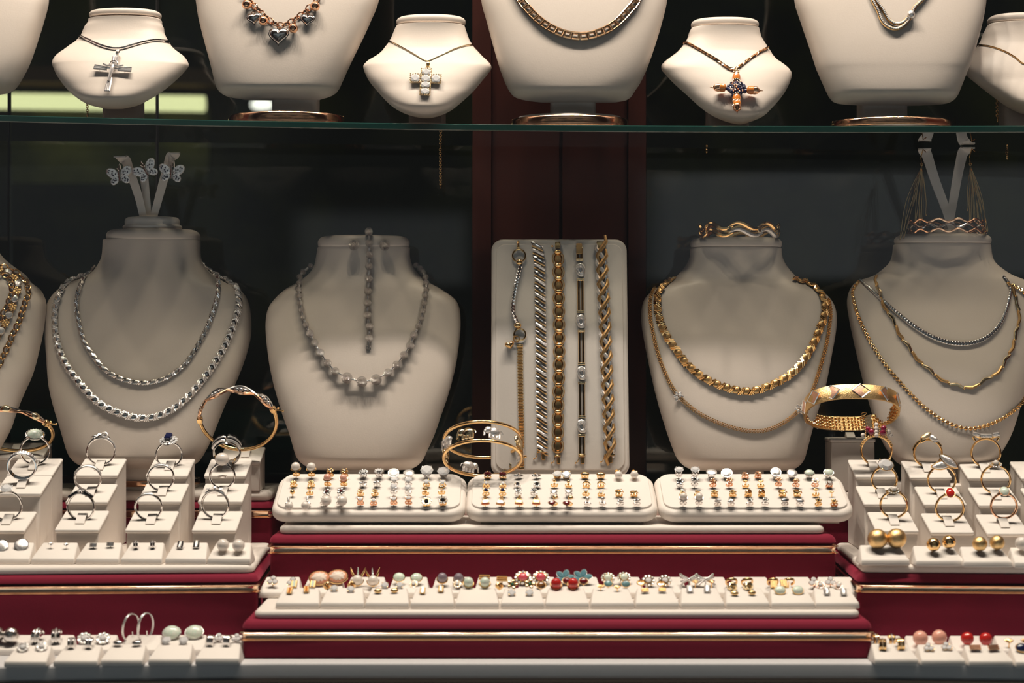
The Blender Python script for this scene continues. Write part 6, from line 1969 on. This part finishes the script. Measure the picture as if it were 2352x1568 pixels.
for (dx, dy, ang, ln) in ((0, 31, 0, 10), (-33, 2, 90, 10), (33, -2, 90, 10), (0, -27, 0, 9), (1, -41, 0, 7)):
    Mx = T(dx * u, dy * u, .0014) @ R(ang, 'Z') @ R(90, 'X')
    m_ = 'amber' if dy != -28 else 'rosegold'
    MB().add(lathe([(5 * u, -ln * u), (8.6 * u, -ln * .7 * u), (9.6 * u, 0), (8.6 * u, ln * .7 * u), (5 * u, ln * u)], 16), Mx).obj('orange_bead', m_, pc)
for (dx, dy, sg, ang) in ((-44, 2, -1, 90), (44, -2, 1, 90), (1, -53, -1, 0)):
    Mx = T(dx * u, dy * u, .0014) @ (R(90 * -sg, 'Z') if ang else R(180, 'Z')) @ R(-90, 'X')
    mb = MB().add(lathe([(9.0 * u, -6 * u), (9.6 * u, -2 * u), (7.8 * u, 4 * u), (2 * u, 8 * u), (1.2 * u, 13 * u), (.3 * u, 16 * u)], 16), Mx)
    for k in range(9):
        a = 2 * PI * k / 9
        mb.add(tube([(8.4 * u * math.cos(a), 8.4 * u * math.sin(a), -6 * u), (6.8 * u * math.cos(a), 6.8 * u * math.sin(a), 3 * u), (2 * u * math.cos(a), 2 * u * math.sin(a), 8 * u)], 1.1 * u, 5), Mx)
    mb.obj('gold_end_cap', 'rosegold', pc)
mb = MB()
for yy_ in (22, -18, -35, -48):
    for k in range(10):
        a = 2 * PI * k / 10
        mb.add(sph(6, 4), T(8 * u * math.cos(a), yy_ * u, .0014 + 8 * u * math.sin(a)) @ S(1.7 * u))
mb.obj('beaded_rings', 'palegold', pc)
mb = MB()
for yy_ in (54, 48):
    for k in (-5, 0, 5): mb.add(sph(7, 5), T(k * u, yy_ * u, 2 * u) @ S(2.6 * u))
mb.add(tube([(0, 46 * u, .001), (0, 40 * u, .001)], 2.4 * u, 7))
mb.obj('bail', 'palegold', pc)
dangling(root, 1622, 288, 341, .164, 'darkgold')
# thin cord on the last small bust
root = cord('s4', [(2249, 104), (2277, 108), (2308, 119), (2331, 132), (2352, 147), (2372, 132), (2400, 118), (2430, 108), (2458, 103)], 'thin dark cord necklace on the bust at the shelf end', 'darkgold', .0006)
dangling(root, 2312, 292, 356, .164, 'darkgold')
# heart charm necklace
pts = [(520, -95), (545, -45), (571, 0), (587, 18), (605, 36), (626, 53), (643, 60), (664, 55), (679, 45), (697, 33), (712, 18), (727, 3), (752, -40), (775, -95)]
fr = resample(drape(BV['u1'], pts, .0014), .0047)
root = chain_root('necklace', 'rose gold oval-link necklace with silver hearts and rose gold balls', fr, group=GU)
inv = root.matrix_basis.inverted()
ol = mesh_of('ovl', lambda: tor(.0032, .00055, 20, 6, ry=.0022), 'rosegold')
for i, q in enumerate(fr):
    put('oval_link', ol, None, root, inv @ frame_mx(q) @ R(28 if i % 2 else -34, 'X'))
for px, py, rp in ((569, 17, 11), (607, 54, 11), (675, 71, 11), (725, 21, 11)):
    M_ = hang('u1', px, py, rp * .00036 + .0008)
    o = pend(root, 'ball_charm', M_)
    MB().add(sph(20, 12), S(rp * .00036)).obj('ball', 'rosegold', o)
    MB().add(tor(.0014, .0004, 12, 6), T(.0006, rp * .00036 + .0010, 0)).obj('jump_ring', 'rosegold', o)
for px, py, s_, ro in ((585, 48, 15, 8), (706, 51, 15, -6), (641, 88, 22, 0)):
    M_ = hang('u1', px, py, .0034) @ R(ro, 'Z')
    o = pend(root, 'heart_charm', M_)
    MB().add(puff(hearto(s_ * .00036, 40), s_ * .00036 * .36, 6)).obj('heart', 'silver', o)
    MB().add(tube([(x, y, 0) for x, y in hearto(s_ * .00036 * 1.02, 36)], .0005, 6, True)).obj('heart_rim', 'silver', o)
    MB().add(tor(.0012, .0004, 12, 6), T(0, s_ * .00036 * 1.02, 0)).obj('jump_ring', 'rosegold', o)
# square link chain
pts = [(1140, -120), (1168, -55), (1195, 0), (1208, 18), (1229, 41), (1244, 54), (1259, 64), (1276, 73), (1294, 80), (1312, 84), (1331, 86), (1351, 85), (1369, 80), (1387, 74), (1403, 65), (1418, 54), (1431, 41), (1443, 27), (1458, 9), (1480, -45), (1500, -110)]
fr = resample(drape(BV['u2'], pts, .0020), .0067)
root = chain_root('necklace', 'gold chain of square links with round holes', fr, group=GU)
inv = root.matrix_basis.inverted()
def sql():
    m = MB()
    o_ = rr(.0060, .0062, .0008, 2)
    n_ = len(o_)
    i_ = [(.0021 * math.cos(math.atan2(y, x)) - .0003, .0021 * math.sin(math.atan2(y, x))) for x, y in o_]
    v = [(x, y, .0010) for x, y in o_] + [(x, y, .0012) for x, y in i_] + [(x, y, -.0010) for x, y in o_] + [(x, y, -.0010) for x, y in i_]
    f = []
    for k in range(n_):
        k2 = (k + 1) % n_
        f += [[k, k2, n_ + k2, n_ + k], [2 * n_ + k2, 2 * n_ + k, 3 * n_ + k, 3 * n_ + k2], [k2, k, 2 * n_ + k, 2 * n_ + k2], [n_ + k, n_ + k2, 3 * n_ + k2, 3 * n_ + k]]
    m.add((v, f))
    for sg in (-1, 1): m.add(tube([(-.0031, sg * .0029, .0008), (.0031, sg * .0029, .0008)], .0007, 6))
    m.add(tube([(.0030, -.0028, .0008), (.0030, .0028, .0008)], .0006, 6))
    return m.v, m.f
sl_ = mesh_of('sql', sql, 'warmgold')
for q in fr: put('square_link', sl_, None, root, inv @ frame_mx(q))
# diamond collar
o1 = [(1960, -110), (1985, -50), (2002, 0), (2015, 26), (2024, 49), (2037, 63), (2057, 69), (2075, 60), (2089, 44), (2099, 20), (2119, 0), (2145, -40), (2170, -100)]
o2 = [(1968, -110), (1993, -50), (2010, 0), (2026, 23), (2039, 46), (2055, 57), (2070, 55), (2083, 44), (2090, 36)]
fr = resample(drape(BV['u3'], o1, .0020), .0018)
root = chain_root('necklace', 'gold collar of two diamond-set strands joined by a small ball', fr, group=GU)
for k, pp in enumerate((o1, o2)):
    f2 = resample(drape(BV['u3'], pp, .0020), .0016)
    MB().add(tube([q[0] for q in f2], .0015, 8)).obj('gold_strand', 'gold', root, world=True)
    mb = MB()
    for q in f2: mb.add(gem(6), frame_mx(q) @ T(0, 0, .0013) @ S(.00085))
    mb.obj('stone_row', 'diamond', root, world=True, flat=True)
M_ = hang('u3', 2090, 38, .0034)
o = pend(root, 'ball_clasp', M_)
MB().add(sph(18, 12), S(.0034)).obj('ball', 'pave', o)
dangling(root, 2290, 218, 270, .13, 'darkgold')
